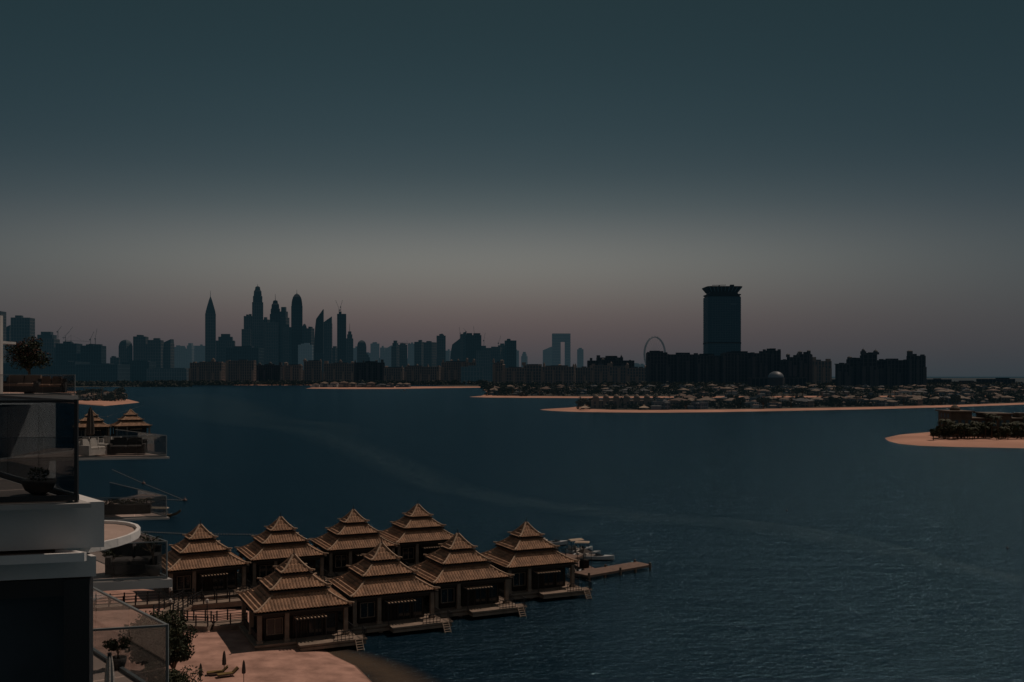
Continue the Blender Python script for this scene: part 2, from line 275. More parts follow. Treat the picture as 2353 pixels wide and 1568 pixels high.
# ------------------------------------------------------------------ skyscrapers
def tower(px0,px1,yt,D,style='flat',look='mid',rot=None,spire=0,label=None,name='skyscraper',pier=9,fl=13,cat='skyscraper',asp=.85,z0=0):
    W=(px1-px0)/F*D; Ht=Z(yt,D)
    a=rot if rot is not None else random.choice([-1,1])*U(.12,.5)
    w=W/(math.cos(a)+asp*abs(math.sin(a))); d=w*asp
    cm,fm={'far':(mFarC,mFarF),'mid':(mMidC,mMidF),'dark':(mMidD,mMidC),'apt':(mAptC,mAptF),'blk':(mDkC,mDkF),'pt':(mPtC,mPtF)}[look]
    lab=label or {'flat':'plain flat-topped high-rise tower in haze','step':'high-rise tower with stepped top in haze','dome':'high-rise tower with rounded domed crown in haze','obelisk':'slender pointed high-rise tower with spire','slant':'high-rise tower with slanted roof','sail':'curved sail-shaped high-rise tower','crown':'tall tower with stepped spiky crown'}[style]
    t=thing(name,lab,cat,(X((px0+px1)/2,D),D,0),a)
    prof={'flat':[(1,0),(1,1)],'step':[(1,0),(1,.86),(.78,.86),(.78,.94),(.5,.94),(.5,1)],
      'dome':[(1,0),(1,.86),(.97,.895),(.88,.93),(.72,.96),(.45,.985),(.1,1)],
      'obelisk':[(1,0),(1,.80),(.92,.83),(.74,.87),(.55,.91),(.33,.955),(.06,1)],
      'crown':[(1,0),(1,.83),(.88,.83),(.88,.89),(.74,.90),(.70,.945),(.5,.96),(.42,.99),(.12,1)],
      'slant':[(1,0),(1,.9)],'sail':[(1,0),(1,.4),(.97,.6),(.9,.75),(.8,.86)]}[style]
    b=MB()
    def ring(s,z,dx=0): return [(-w/2*s+dx,-d/2*s,z),(w/2*s+dx,-d/2*s,z),(w/2*s+dx,d/2*s,z),(-w/2*s+dx,d/2*s,z)]
    rg=[ring(s,Ht*f,(w*.5*(1-s) if style=='sail' else 0)) for s,f in prof]
    if style in('slant','sail'):
        last=rg[-1]; zt=last[0][2]; x0=last[0][0]; x1=last[1][0]
        rg.append([(x0+(x1-x0)*.05,-d/2*.9,zt+ .01*Ht),(x1,-d/2*.9,Ht),(x1,d/2*.9,Ht),(x0+(x1-x0)*.05,d/2*.9,zt+.01*Ht)])
    b.loft(rg); 
    if style=='flat':
        for k in range(random.choice([1,2,3])):
            cx=U(-w*.25,w*.25); s=U(.1,.22)*w; b.box(cx-s,cx+s,-d*.2,d*.2,Ht-1,Ht+U(.015,.04)*Ht+2)
    b.obj('tower_body',cm,t)
    zt={'flat':1,'step':.86,'dome':.86,'obelisk':.8,'crown':.83,'slant':.9,'sail':.4}[style]*Ht
    b=MB()
    k=max(2,int(w/pier)); 
    for i in range(k+1):
        x=-w/2+w*i/k
        for sy in(-1,1): b.box(x-1.1,x+1.1,sy*(d/2+.6)-.5,sy*(d/2+.6)+.5,z0,zt-.7)
    k=max(2,int(d/pier))
    for i in range(1,k):
        y=-d/2+d*i/k
        for sx in(-1,1): b.box(sx*(w/2+.6)-.5,sx*(w/2+.6)+.5,y-1.1,y+1.1,z0,zt-.7)
    nf=int(zt/fl); 
    for i in range(1,nf+1):
        z=i*zt/nf; b.box(-w/2-.9,w/2+.9,-d/2-.9,d/2+.9,z-fl*.16,z+.02)
    b.obj('facade_frame',fm,t)
    if spire:
        b=MB(); b.cyl((0,0,Ht*.985),(0,0,Ht+spire/F*D),.0007*D*.45,.0003*D*.45,6); b.obj('spire',cm,t)
    return t
def crane(px,yb,yt,D,jx,jy,look=mSteel):
    z0=Z(yb,D); z1=Z(yt,D); t=thing('tower_crane','steel tower crane with raised jib above a building site','crane',(X(px,D),D,z0),0)
    b=MB(); r=.00042*D*.5; h=z1-z0
    for sx,sy in((-1,-1),(1,-1),(1,1),(-1,1)): b.beam((sx*r,sy*r,-20),(sx*r,sy*r,h),r*.5,r*.5)
    for i in range(int(h/(3*r))): b.beam((-r,-r,i*3*r),(r,-r,(i+1)*3*r),r*.4,r*.4)
    b.obj('mast',look,t)
    b=MB(); ex=(jx-px)/F*D; ez=Z(jy,D)-z1+h
    b.beam((-ex*.3,0,h-(ez-h)*.2),(ex,0,ez),r*.9,r*1.1); b.beam((-ex*.3,0,h),(0,0,h+abs(ex)*.3),r*.4,r*.4); b.beam((0,0,h+abs(ex)*.3),(ex*.7,0,h+(ez-h)*.7),r*.4,r*.4); b.beam((0,0,h),(0,0,h+abs(ex)*.3),r*.7,r*.7)
    b.obj('jib',look,t); b=MB(); b.box(-2*r,2*r,-2*r,2*r,h-3*r,h); b.box(-ex*.3-2*r,-ex*.3+2*r,-r,r,h-4*r,h); b.obj('cab',look,t)
T=tower
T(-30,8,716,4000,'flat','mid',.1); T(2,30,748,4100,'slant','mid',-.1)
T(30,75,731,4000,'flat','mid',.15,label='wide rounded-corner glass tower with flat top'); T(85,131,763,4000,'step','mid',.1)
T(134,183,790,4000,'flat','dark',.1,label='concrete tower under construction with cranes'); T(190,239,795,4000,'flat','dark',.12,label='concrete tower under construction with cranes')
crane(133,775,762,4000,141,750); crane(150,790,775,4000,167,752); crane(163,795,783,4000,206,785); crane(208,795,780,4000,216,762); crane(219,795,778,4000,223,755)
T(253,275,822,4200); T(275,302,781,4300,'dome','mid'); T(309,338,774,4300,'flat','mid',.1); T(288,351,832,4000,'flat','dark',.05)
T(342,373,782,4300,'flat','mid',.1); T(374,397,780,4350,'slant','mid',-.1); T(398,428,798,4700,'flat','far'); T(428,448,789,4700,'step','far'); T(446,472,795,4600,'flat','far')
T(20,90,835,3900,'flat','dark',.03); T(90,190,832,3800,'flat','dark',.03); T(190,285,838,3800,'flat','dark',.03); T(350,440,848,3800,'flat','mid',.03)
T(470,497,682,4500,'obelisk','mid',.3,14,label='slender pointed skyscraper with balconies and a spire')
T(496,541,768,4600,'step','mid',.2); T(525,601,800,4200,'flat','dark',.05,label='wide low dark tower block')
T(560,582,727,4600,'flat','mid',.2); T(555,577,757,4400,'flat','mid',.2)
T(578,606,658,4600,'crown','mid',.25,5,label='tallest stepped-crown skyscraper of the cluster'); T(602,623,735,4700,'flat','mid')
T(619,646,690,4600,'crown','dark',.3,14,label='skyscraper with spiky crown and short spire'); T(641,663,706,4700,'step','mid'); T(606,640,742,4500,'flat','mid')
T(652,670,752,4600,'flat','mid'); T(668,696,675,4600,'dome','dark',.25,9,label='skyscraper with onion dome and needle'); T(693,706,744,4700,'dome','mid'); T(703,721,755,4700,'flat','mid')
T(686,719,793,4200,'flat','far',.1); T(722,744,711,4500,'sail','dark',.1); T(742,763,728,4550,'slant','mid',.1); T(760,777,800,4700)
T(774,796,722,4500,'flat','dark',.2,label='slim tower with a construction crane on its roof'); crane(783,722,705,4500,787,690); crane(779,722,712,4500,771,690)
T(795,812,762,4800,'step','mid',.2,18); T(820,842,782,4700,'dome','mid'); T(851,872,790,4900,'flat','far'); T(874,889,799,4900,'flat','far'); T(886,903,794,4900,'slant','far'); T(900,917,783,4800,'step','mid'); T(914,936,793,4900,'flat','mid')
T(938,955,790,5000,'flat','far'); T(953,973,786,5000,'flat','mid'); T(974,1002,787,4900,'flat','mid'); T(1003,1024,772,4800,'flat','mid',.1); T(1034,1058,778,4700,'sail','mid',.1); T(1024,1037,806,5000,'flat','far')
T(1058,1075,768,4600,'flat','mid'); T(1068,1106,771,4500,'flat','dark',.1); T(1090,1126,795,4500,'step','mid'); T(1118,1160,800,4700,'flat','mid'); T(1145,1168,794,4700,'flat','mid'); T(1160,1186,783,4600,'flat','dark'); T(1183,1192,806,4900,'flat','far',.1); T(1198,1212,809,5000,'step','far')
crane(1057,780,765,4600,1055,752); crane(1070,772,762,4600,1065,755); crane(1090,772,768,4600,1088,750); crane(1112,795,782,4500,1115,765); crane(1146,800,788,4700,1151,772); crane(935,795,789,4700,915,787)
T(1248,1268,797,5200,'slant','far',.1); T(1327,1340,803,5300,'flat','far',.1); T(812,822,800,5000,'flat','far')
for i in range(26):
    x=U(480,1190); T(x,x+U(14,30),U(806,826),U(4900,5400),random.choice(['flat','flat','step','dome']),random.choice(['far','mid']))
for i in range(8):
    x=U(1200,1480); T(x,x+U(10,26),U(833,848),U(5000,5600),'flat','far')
D=5200; t=thing('gate_shaped_tower','gate-shaped twin tower joined by a bridge at the top','skyscraper',(X(1289.5,D),D,0),.05)
w_=41/F*D; b=MB(); zt=Z(767,D); zg=Z(786,D); g0=-2/F*D; g1=9/F*D
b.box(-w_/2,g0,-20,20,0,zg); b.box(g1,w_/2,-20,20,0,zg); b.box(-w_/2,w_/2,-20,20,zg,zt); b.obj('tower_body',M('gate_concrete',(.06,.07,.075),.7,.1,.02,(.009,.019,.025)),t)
b=MB()
for z in range(20,int(zt),14):
    if z<zg-5: b.box(-w_/2-.8,g0-.5,-21,-20.1,z,z+3); b.box(g1+.5,w_/2+.8,-21,-20.1,z,z+3)
    else: b.box(-w_/2-.8,w_/2+.8,-21,-20.1,z,z+3)
b.obj('facade_frame',mFarF,t)
# observation wheel
D=4600; zc=Z(815,D); Rw=40/F*D; t=thing('observation_wheel','giant spoked observation wheel on slanted legs','ferris wheel',(X(1505,D),D,0),.80)
b=MB(); n=60
for s in(-2.5,2.5):
    for i in range(n):
        a0=2*math.pi*i/n;a1=2*math.pi*(i+1)/n
        b.beam((math.cos(a0)*Rw,s,zc+math.sin(a0)*Rw),(math.cos(a1)*Rw,s,zc+math.sin(a1)*Rw),3.2,4.2)
b.obj('rim',mWheel,t); b=MB()
for i in range(24):
    a0=2*math.pi*i/24; b.beam((0,0,zc),(math.cos(a0)*Rw,0,zc+math.sin(a0)*Rw),.4,.4)
b.obj('spokes',mWheel,t); b=MB(); b.cyl((0,-8,zc),(0,8,zc),5,5,12); b.obj('hub',mWheel,t)
for s in((-1,-1),(1,-1),(-1,1),(1,1)):
    b=MB(); b.cyl((0,s[1]*7,zc),(s[0]*38,s[1]*30,0),2,2.6,8); b.obj('leg',mWheel,t)
for i in range(24):
    a0=2*math.pi*i/24; b=MB(); r=Rw+5; b.lathe((math.cos(a0)*r,0,zc+math.sin(a0)*r-1.8),[(.5,0),(2,.8),(2.1,2.4),(.5,3.6)],8); b.obj('capsule',mWheel,t)
# apartments
def apartment(px0,px1,yt,D,look='apt',dom=True,asp=.35,rot=None):
    t=tower(px0,px1,yt,D,'flat',look,rot if rot is not None else U(-.06,.06),name='apartment_block',label='long beige apartment block with turrets' if look=='apt' else 'large dark resort block with stepped roofline',cat='apartment building',pier=7,fl=8,asp=asp)
    W=(px1-px0)/F*D; Ht=Z(yt,D); rm=mAptF if look=='apt' else mDkF
    nb=max(2,int(W/U(18,34)))
    for i in range(nb):
        x=-W*.44+W*.88*i/(nb-1)+U(-3,3); s=U(2.2,6); hh=U(1.5,10) if dom else U(.8,3.5); b=MB(); b.box(x-s,x+s,-6,6,Ht,Ht+hh)
        q=R()
        if dom and q<.35: b.lathe((x,0,Ht+hh),[(s*.9,0),(s*.85,2),(s*.55,4.2),(.3,5.6),(.15,8)],10)
        elif dom and q<.6: b.loft([[(x-s-.6,-6.6,Ht+hh),(x+s+.6,-6.6,Ht+hh),(x+s+.6,6.6,Ht+hh),(x-s-.6,6.6,Ht+hh)],[(x-.3,-.3,Ht+hh+2.6),(x+.3,-.3,Ht+hh+2.6),(x+.3,.3,Ht+hh+2.6),(x-.3,.3,Ht+hh+2.6)]])
        b.obj('roof_turret',rm,t)
    for i in range(nb+1):
        x=-W*.47+W*.94*i/nb+U(-2,2); dd=W*asp/2
        b=MB(); b.box(x-U(2,5),x+U(2,5),-dd-U(3,6),-dd-.95,0,Ht*U(.55,.99)); b.obj('facade_bay',rm,t)
    return t
px=440
while px<1156:
    wd=U(34,88); e=min(px+wd,1156)
    if not(1050<px<1108): apartment(px,e,U(828,848),U(3150,3330),'apt' if R()<.7 else 'blk',True,U(.3,.5),U(-.2,.2))
    px=e+U(-2,8)
tower(1060,1110,843,3150,'flat','mid',.02,name='office_block',cat='office building',label='plain dark office block'); 
for a_,c_,y_ in((1156,1205,846),(1203,1244,840),(1246,1322,843),(1320,1362,845),(1360,1402,840),(1400,1444,843),(1440,1486,846)): apartment(a_,c_,y_,U(2650,2760),'apt',True,.4,U(-.15,.15))
apartment(1350,1456,829,2900,'blk'); apartment(1372,1430,822,2920,'blk')
apartment(1486,1532,811,2350,'blk',False,.5); apartment(1530,1602,815,2380,'blk',False,.4); apartment(1600,1664,818,2360,'blk',False,.4); apartment(1660,1722,812,2340,'blk',False,.6)
# main tower
D=2450; W=76/F*D; t=thing('landmark_tower','solitary broad glass tower with flared crown','skyscraper',(X(1659,D),D,0),.04)
zt=Z(684,D); b=MB()
def rr(w,d,z,c=.12,n=5):
    r=[];cc=w*c
    for sx,sy,a0 in((1,-1,-90),(1,1,0),(-1,1,90),(-1,-1,180)):
        for i in range(n):
            a=math.radians(a0+90*i/(n-1)); r.append((sx*(w/2-cc)+math.cos(a)*cc,sy*(d/2-cc)+math.sin(a)*cc,z))
    return r
b.loft([rr(W,W*.8,0),rr(W,W*.8,zt)]); b.obj('tower_body',mPtC,t,smooth=False)
b=MB()
for i in range(11):
    x=-W*.38+W*.76*i/10
    for s in(-1,1): b.box(x-.35,x+.35,s*(W*.4+.3)-.3,s*(W*.4+.3)+.3,0,zt-.5)
for i in range(1,52):
    z=zt*i/52; s=.9 if i!=25 else 1.6; b.loft([rr(W+.9,W*.8+.9,z-.5),rr(W+.9,W*.8+.9,z+s-.5)])
b.obj('facade_frame',mPtF,t)
b=MB(); b.loft([rr(W*1.003+1.4,W*.8+1.6,zt*.485),rr(W*1.003+1.4,W*.8+1.6,zt*.5)]); b.obj('plant_floor_band',mDkC,t)
b=MB(); b.box(W*.16,W*.34,-W*.4-1.2,-W*.4-.8,zt-20,zt-16); b.obj('sign_panel',mPtF,t)
b=MB(); z=zt
b.loft([rr(W*.95,W*.76,z),rr(W*.95,W*.76,z+4)]); b.loft([rr(W*1.0,W*.82,z+4.1),rr(W*1.0,W*.82,z+6.5)]); b.loft([rr(W*.84,W*.7,z+6.6),rr(W*.84,W*.7,z+12)])
b.loft([rr(W*.88,W*.72,z+12.1),rr(W*.95,W*.76,z+16),rr(W*1.07,W*.88,z+23),rr(W*1.07,W*.88,z+25)])
b.box(-W*.35,W*.02,-6,6,z+25,z+27.5); b.box(W*.16,W*.42,-5,5,z+25,z+27); b.box(W*.25,W*.36,-4,4,z+27,z+31.5); b.beam((-W*.3,0,z+30.0),(W*.12,0,z+30.6),1.2,1.2); b.box(-W*.1,-W*.07,-1,1,z+27,z+30); b.obj('flared_crown',mDkC,t)
for k_ in range(9):
    b=MB(); x=-W*.40+W*.80*k_/8; b.beam((x,-W*.36,z+12.2),(x*1.2,-W*.445,z+23.2),1.2,1.2); b.obj('crown_rib',mPtF,t)
# blocks east
apartment(1729,1758,812,2300,'blk',False,.8); apartment(1756,1791,806,2330,'blk',False,.6); apartment(1797,1812,830,2400,'blk',False,.8); apartment(1812,1836,821,2250,'blk',True,.8); apartment(1834,1861,814,2280,'blk',True,.8); apartment(1868,1907,830,2350,'apt',True,.5)
apartment(1923,1950,838,2150,'blk',False,.6,.1); apartment(1948,1985,826,2180,'blk',True,.4,.1); apartment(1982,2012,815,2150,'blk',True,.5,-.05); apartment(2012,2034,830,2160,'blk',False,.5,-.05); apartment(2036,2086,828,2150,'blk',False,.4); apartment(2088,2122,818,2130,'blk',True,.7)
tower(1722,1850,868,2200,'flat','blk',.02,name='mall_building',cat='shopping centre',label='long low dark building',asp=.2)
D=2150; t=thing('domed_pavilion','grey egg-shaped dome on a low base','dome',(X(1783,D),D,Z(868,D)),0); b=MB(); Rr=18/F*D
b.lathe((0,0,0),[(Rr*math.cos(a*math.pi/16),Rr*.8*math.sin(a*math.pi/16)) for a in range(0,8)]+[(.3,Rr*.8)],20); b.obj('dome_shell',mSilver,t,True); b=MB(); b.lathe((0,0,-26),[(Rr*1.05,0),(Rr*1.05,26)],20); b.obj('dome_base',mDkF,t)
for a_,c_,y_ in((2128,2182,872),(2182,2252,877),(2250,2326,871),(1850,1925,872)):
    tower(a_,c_,y_,2600,'flat','blk',.0,name='low_building',cat='building',label='long low dark building at the shore',asp=.3)
# ------------------------------------------------------------------ foliage
def leaves(b,c,r,n,s,mi=(0,1),flat=.8):
    for i in range(n):
        v=Vector((random.gauss(0,1),random.gauss(0,1),random.gauss(0,1))).normalized()*r*(.35+.65*R()**.5); v.z*=flat
        p=Vector(c)+v; a=Vector((random.gauss(0,1),random.gauss(0,1),random.gauss(0,1))).normalized(); q=a.cross(Vector((R(),R(),R()-.5))).normalized()
        k=s*U(.6,1.3); b.add([p-a*k,p+q*k*.5,p+a*k,p-q*k*.5],[(0,1,2,3)],mi[0] if v.z<r*.15 or R()<.4 else mi[1])
def tree_mesh(hh,cr,ncl,nl,ls,mats,name='tree'):
    tb=MB(); tb.cyl((0,0,0),(0,0,hh*.5),cr*.08,cr*.05,7)
    cb=MB()
    for i in range(ncl):
        a=U(0,6.28); rr_=cr*U(.15,.8); c=(math.cos(a)*rr_,math.sin(a)*rr_,hh*U(.45,.88)); tb.cyl((0,0,hh*U(.25,.45)),c,cr*.035,cr*.012,5)
        leaves(cb,c,cr*U(.28,.5),nl,ls)
    return tb.mesh('trunk',[mBark]),cb.mesh('crown',mats)
def mk_tree(ms,label,loc,rz,sc,group,name='tree',cat='tree'):
    t=thing(name,label,cat,loc,rz,sc,group)
    for nm,me in zip(('trunk','crown'),ms):
        o=bpy.data.objects.new(nm,me); COL.objects.link(o); o.parent=t
    return t
def palm_mesh(hh,fl,nf,mats):
    tb=MB(); p=Vector((0,0,0)); 
    for i in range(6):
        q=p+Vector((.03*hh/6*i,0,hh/6)); tb.cyl(p,q,.28-.02*i,.26-.02*i,7); p=q
    cb=MB()
    for i in range(nf):
        a=2*math.pi*i/nf+U(-.2,.2); el_=U(-.1,1.1); d=Vector((math.cos(a),math.sin(a),0)); side=Vector((-d.y,d.x,0)); pr=p.copy()
        for j in range(6):
            e=el_-j*.38; nx=pr+(d*math.cos(e)+Vector((0,0,math.sin(e))))*fl/6; wd=fl*.16*(1-j/7)
            for s in(-1,1): cb.add([pr,nx,nx+side*s*wd*.8-Vector((0,0,wd*.5)),pr+side*s*wd-Vector((0,0,wd*.5))],[(0,1,2,3)],(i+j)%2)
            pr=nx
    return tb.mesh('trunk',[mBark]),cb.mesh('crown',mats)
treeF=[tree_mesh(9,5,7,60,.9,[mFolFar,mFolFar]) for _ in range(4)]
palmF=[palm_mesh(h,3.6,13,[mFolFar,mFolFar]) for h in(7,9,11)]
# ------------------------------------------------------------------ frond villas
NS=9
def villa_src(i):
    wm=mVW[[0,1,2,1,0,2,1,2,1][i]]; rm=mVR[[0,1,1,2,0,1,0,2,2][i]]
    w0=U(12,18);d0=U(10,14);h0=U(5.4,7.6)
    t=thing('villa','two-storey villa with hipped tile roof' if i%2 else 'two-storey pale villa with hipped clay roof and porch','house',(0,0,-500),0,1,'villas along the peninsulas')
    wb=MB(); wb.box(-w0/2,w0/2,-d0/2,d0/2,0,h0); wb.box(-w0/2-2.5,-w0*.1,-d0/2-3,-d0/2,0,3.3); wb.box(w0*.15,w0*.4,-d0/2-2,-d0/2+.5,0,h0-.6)
    for zz in(.6,3.6):
        for j in range(5):
            x=-w0*.42+j*w0*.19; wb.box(x,x+w0*.12,-d0/2-.06 if not(w0*.12<x+1<w0*.42) else -d0/2-2.06,-d0/2+.1,zz,zz+1.8,1)
        for j in range(3):
            y=-d0*.35+j*d0*.28
            for s in(-1,1): wb.box(s*w0/2-.06,s*w0/2+.06,y,y+d0*.16,zz,zz+1.8,1)
    o=wb.obj('wall',[wm,mVO],t)
    rb=MB()
    def hip(x0,x1,y0,y1,z,hh):
        dd=min(x1-x0,y1-y0)/2; e=.8; cy=(y0+y1)/2
        if (x1-x0)>=(y1-y0): r=[(x0+dd,cy,z+hh),(x1-dd,cy,z+hh)]
        else: r=[((x0+x1)/2,y0+dd,z+hh),((x0+x1)/2,y1-dd,z+hh)]
        V=[(x0-e,y0-e,z),(x1+e,y0-e,z),(x1+e,y1+e,z),(x0-e,y1+e,z)]+r
        if (x1-x0)>=(y1-y0): Fs=[(0,1,5,4),(1,2,5),(2,3,4,5),(3,0,4),(3,2,1,0)]
        else: Fs=[(0,1,4),(1,2,5,4),(2,3,5),(3,0,4,5),(3,2,1,0)]
        rb.add(V,Fs)
    if i in(2,7): 
        rb.box(-w0/2-.4,w0/2+.4,-d0/2-.4,d0/2+.4,h0+.05,h0+.7); rb.box(-w0*.2,w0*.1,-2,3,h0+.7,h0+2.6)
    else: hip(-w0/2,w0/2,-d0/2,d0/2,h0+.05,U(1.7,2.6))
    hip(w0*.15,w0*.4,-d0/2-2.2,-d0/2+3,h0-.5,1.2); hip(-w0/2-2.5,-w0*.1,-d0/2-3,-d0/2-.9,3.35,.8)
    if i==3: rb.box(-2,2,-2,2,h0+1,h0+4.2)
    rb.obj('roof',rm,t); return t
srcs=[villa_src(i) for i in range(NS)]
cnt=0
def place_v(px,D,sc,rz):
    global cnt
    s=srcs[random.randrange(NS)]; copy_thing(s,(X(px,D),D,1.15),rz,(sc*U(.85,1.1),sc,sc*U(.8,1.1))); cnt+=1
def front(px):
    L=EDGE
    for (a,c),(e,f) in zip(L,L[1:]):
        if a<=px<=e: return c+(f-c)*(px-a)/(e-a)
    return 1120
px=1512
while px<2460:
    f=front(px)
    for k,off in enumerate((50,92,140,200)):
        if R()<.78: place_v(px+U(-16,16)+k*13,f+off+U(-12,12),U(.7,1.05),U(-.9,.9))
    px+=U(46,62)
for D_ in (1420,1560,1720,1880,2060,2180):
    px=1135 if D_<2000 else 1160
    while px<2420:
        if R()<.8 and cnt<270: place_v(px,D_+U(-50,50),U(.8,1.2),U(-1,1))
        px+=U(28,56)*1500/D_+8
for k in range(11):
    if cnt<292: place_v(728+k*21+U(-4,4),2420+U(-30,40),U(1.2,1.5),U(-.3,.3))
for s in srcs: s.location=(X(U(1600,2300),1330),1330,1.15)
def addtree(px,D,sc,palm):
    ms=random.choice(palmF if palm else treeF)
    mk_tree(ms,'palm tree with drooping fronds' if palm else 'dark leafy garden tree between villas',(X(px,D),D,.6),U(0,6),sc,'palms on the peninsulas' if palm else 'garden trees on the peninsulas','palm_tree' if palm else 'tree','palm tree' if palm else 'tree')
for i in range(150):
    px=U(1500,2400); addtree(px,front(px)+U(28,230),U(.6,1.2),R()<.5)
for i in range(140): addtree(U(1110,2380),U(1340,1950),U(.8,1.5),R()<.3)
for i in range(45): addtree(U(1320,1520),front(1420)+U(60,150),U(.6,.95),R()<.5)
for i in range(26): addtree(U(1112,1330),U(1345,1480),U(.9,1.3),R()<.4)
for i in range(24): addtree(U(180,290),U(1080,1500),U(.9,1.4),R()<.4)
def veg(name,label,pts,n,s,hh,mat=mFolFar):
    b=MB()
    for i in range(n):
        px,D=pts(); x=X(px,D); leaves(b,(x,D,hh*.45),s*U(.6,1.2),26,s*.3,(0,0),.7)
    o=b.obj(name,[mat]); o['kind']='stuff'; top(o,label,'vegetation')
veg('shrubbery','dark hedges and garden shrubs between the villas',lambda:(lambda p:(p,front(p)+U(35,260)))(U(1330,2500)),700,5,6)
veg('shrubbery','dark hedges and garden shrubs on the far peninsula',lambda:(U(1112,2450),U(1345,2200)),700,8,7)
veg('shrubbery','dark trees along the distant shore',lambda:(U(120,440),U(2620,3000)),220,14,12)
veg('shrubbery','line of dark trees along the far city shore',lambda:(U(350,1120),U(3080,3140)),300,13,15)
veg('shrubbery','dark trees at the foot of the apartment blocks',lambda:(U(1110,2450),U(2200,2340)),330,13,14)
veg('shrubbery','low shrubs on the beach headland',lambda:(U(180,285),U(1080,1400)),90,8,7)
for k in range(7):
    copy_thing(srcs[k%6],(X(195+k*13,1120+k*25),1120+k*25,.8),U(-.5,.5),.9)
# palace on the beach
D=835; t=thing('beach_palace','long sand-coloured mansion with small domes and arcade','mansion',(X(1425,D),D,.9),.03); b=MB(); ww=130/F*D
b.box(-ww/2,ww/2,-7,7,0,7); 
for i in range(6):
    x=-ww*.45+ww*.9*i/5; b.box(x-2.6,x+2.6,-9,-6.9,0,9.5)
b.obj('wall',mVW[1],t); b=MB()
for i in range(14):
    x=-ww*.47+ww*.94*i/13
    for z in(1,4): b.box(x-.8,x+.8,-9.1 if any(abs(x-(-ww*.45+ww*.9*j/5))<2.3 for j in range(6)) else -7.1,-6.5,z,z+2.1)
b.obj('arcade_openings',mVO,t)
for i in range(6):
    b=MB(); x=-ww*.45+ww*.9*i/5; b.lathe((x,-7.5,9.5),[(2.4,0),(2.3,.9),(1.5,2),(.2,2.8),(.1,4)],12); b.obj('roof_dome',mVR[1],t)
for px_ in(1344,1480):
    D=800; t=thing('beach_tent','pale peaked canopy tent on the sand','tent',(X(px_,D),D,.9)); b=MB(); b.loft([[(-4,-4,2),(4,-4,2),(4,4,2),(-4,4,2)],[(-1.2,-1.2,3),(1.2,-1.2,3),(1.2,1.2,3),(-1.2,1.2,3)],[(-.1,-.1,4.6),(.1,-.1,4.6),(.1,.1,4.6),(-.1,.1,4.6)]]); b.obj('canopy',mCanv,t)
    b=MB(); [b.cyl((sx*3.8,sy*3.8,0),(sx*3.8,sy*3.8,2),.12,.12,6) for sx in(-1,1) for sy in(-1,1)]; b.obj('tent_poles',mRail,t)
# headland mansion east
D=440; t=thing('seaside_mansion','flat-roofed sand-coloured mansion with arches behind palms','mansion',(X(2300,D),D+14,.9),-.06); b=MB(); 
b.box(-16,26,-8,8,0,7.8); b.box(-19,-10,-10,6,0,11); b.box(-2,7,-10.5,6,0,10); b.box(-20,-9,-11,7,11,11.6); b.box(-3,8,-11.5,7,10,10.6); b.box(-16.5,26.5,-8.6,8.6,7.8,8.4); b.box(13,17,-4,3,8.4,10.5)
b.lathe((-14.5,-2,11.6),[(2.2,0),(2.2,1),(1.3,2),(.2,2.6)],12); b.obj('wall',M('mansion_stucco',(.085,.064,.048),.85,.25,.4),t)
b=MB()
for x in range(-8,26,3):
    if -3.5<x<8: continue
    for z in(1,4.8): b.box(x,x+1.3,-8.08,-7.8,z,z+2.3)
for x in(-17.5,-14.6,-11.7,-1,1.8,4.6):
    for z in(1,5): b.box(x,x+1.4,(-10.08 if x<-9 else -10.58),-9,z,z+2.5)
for y in(-7,-3,1):
    for z in(1,5,8.3): b.box(-19.08,-18.8,y,y+1.6,z,z+1.9)
b.obj('window_openings',mVO,t)
palmN=[palm_mesh(h,2.8,16,[mFol,mFol2]) for h in(4.5,6,7.5)]; treeN=[tree_mesh(6,3,8,110,.5,[mFol,mFol2]) for _ in range(3)]
for i in range(36):
    px_=2155+i*8+U(-5,5); D=U(426,443); mk_tree(random.choice(palmN),'palm tree beside the mansion',(X(px_,D),D,.7),U(0,6),U(.8,1.45),'palms beside the mansion','palm_tree','palm tree')
for i in range(28):
    px_=2148+i*9+U(-5,5); D=U(420,440); mk_tree(random.choice(treeN),'dense dark shrub tree beside the mansion',(X(px_,D),D,.5),U(0,6),U(.55,1.15),'shrub trees beside the mansion')
# ------------------------------------------------------------------ stilt villas
def tier(b,we,wt,z0,z1,course,flare=.12,mi=0):
    run=we-wt; ns=int(run/course)*2; rib=.34
    for k in range(4):
        ang=k*math.pi/2; ca,sa=math.cos(ang),math.sin(ang)
        na=int(2*we/rib)*4; vs=[]
        for i in range(ns+1):
            s=i/ns; hw=we-run*s; z=z0+(z1-z0)*(s-flare*math.sin(math.pi*s)*.9)
            saw=.10 if i%2==0 else -.06
            for j in range(na+1):
                a=-we+2*we*j/na; a2=max(-hw,min(hw,a)); ph=(j%4)
                dz=(.0,.06,.09,.06)[ph]
                x,y=a2,-hw
                vs.append((x*ca-y*sa,x*sa+y*ca,z+saw+dz))
        fs=[]
        for i in range(ns):
            for j in range(na):
                fs.append((i*(na+1)+j,i*(na+1)+j+1,(i+1)*(na+1)+j+1,(i+1)*(na+1)+j))
        b.add(vs,fs,mi)
def hip_line(b,we,wt,z0,z1,sx,sy,r=.075,flare=.12):
    n=6; pr=None
    for i in range(n+1):
        s=i/n; hw=we-(we-wt)*s; z=z0+(z1-z0)*(s-flare*math.sin(math.pi*s)*.9)+.13
        if i==0: z+=.14; hw+=.14
        q=(sx*hw,sy*hw,z)
        if pr: b.beam(pr,q,r*2,r*1.8)
        pr=q
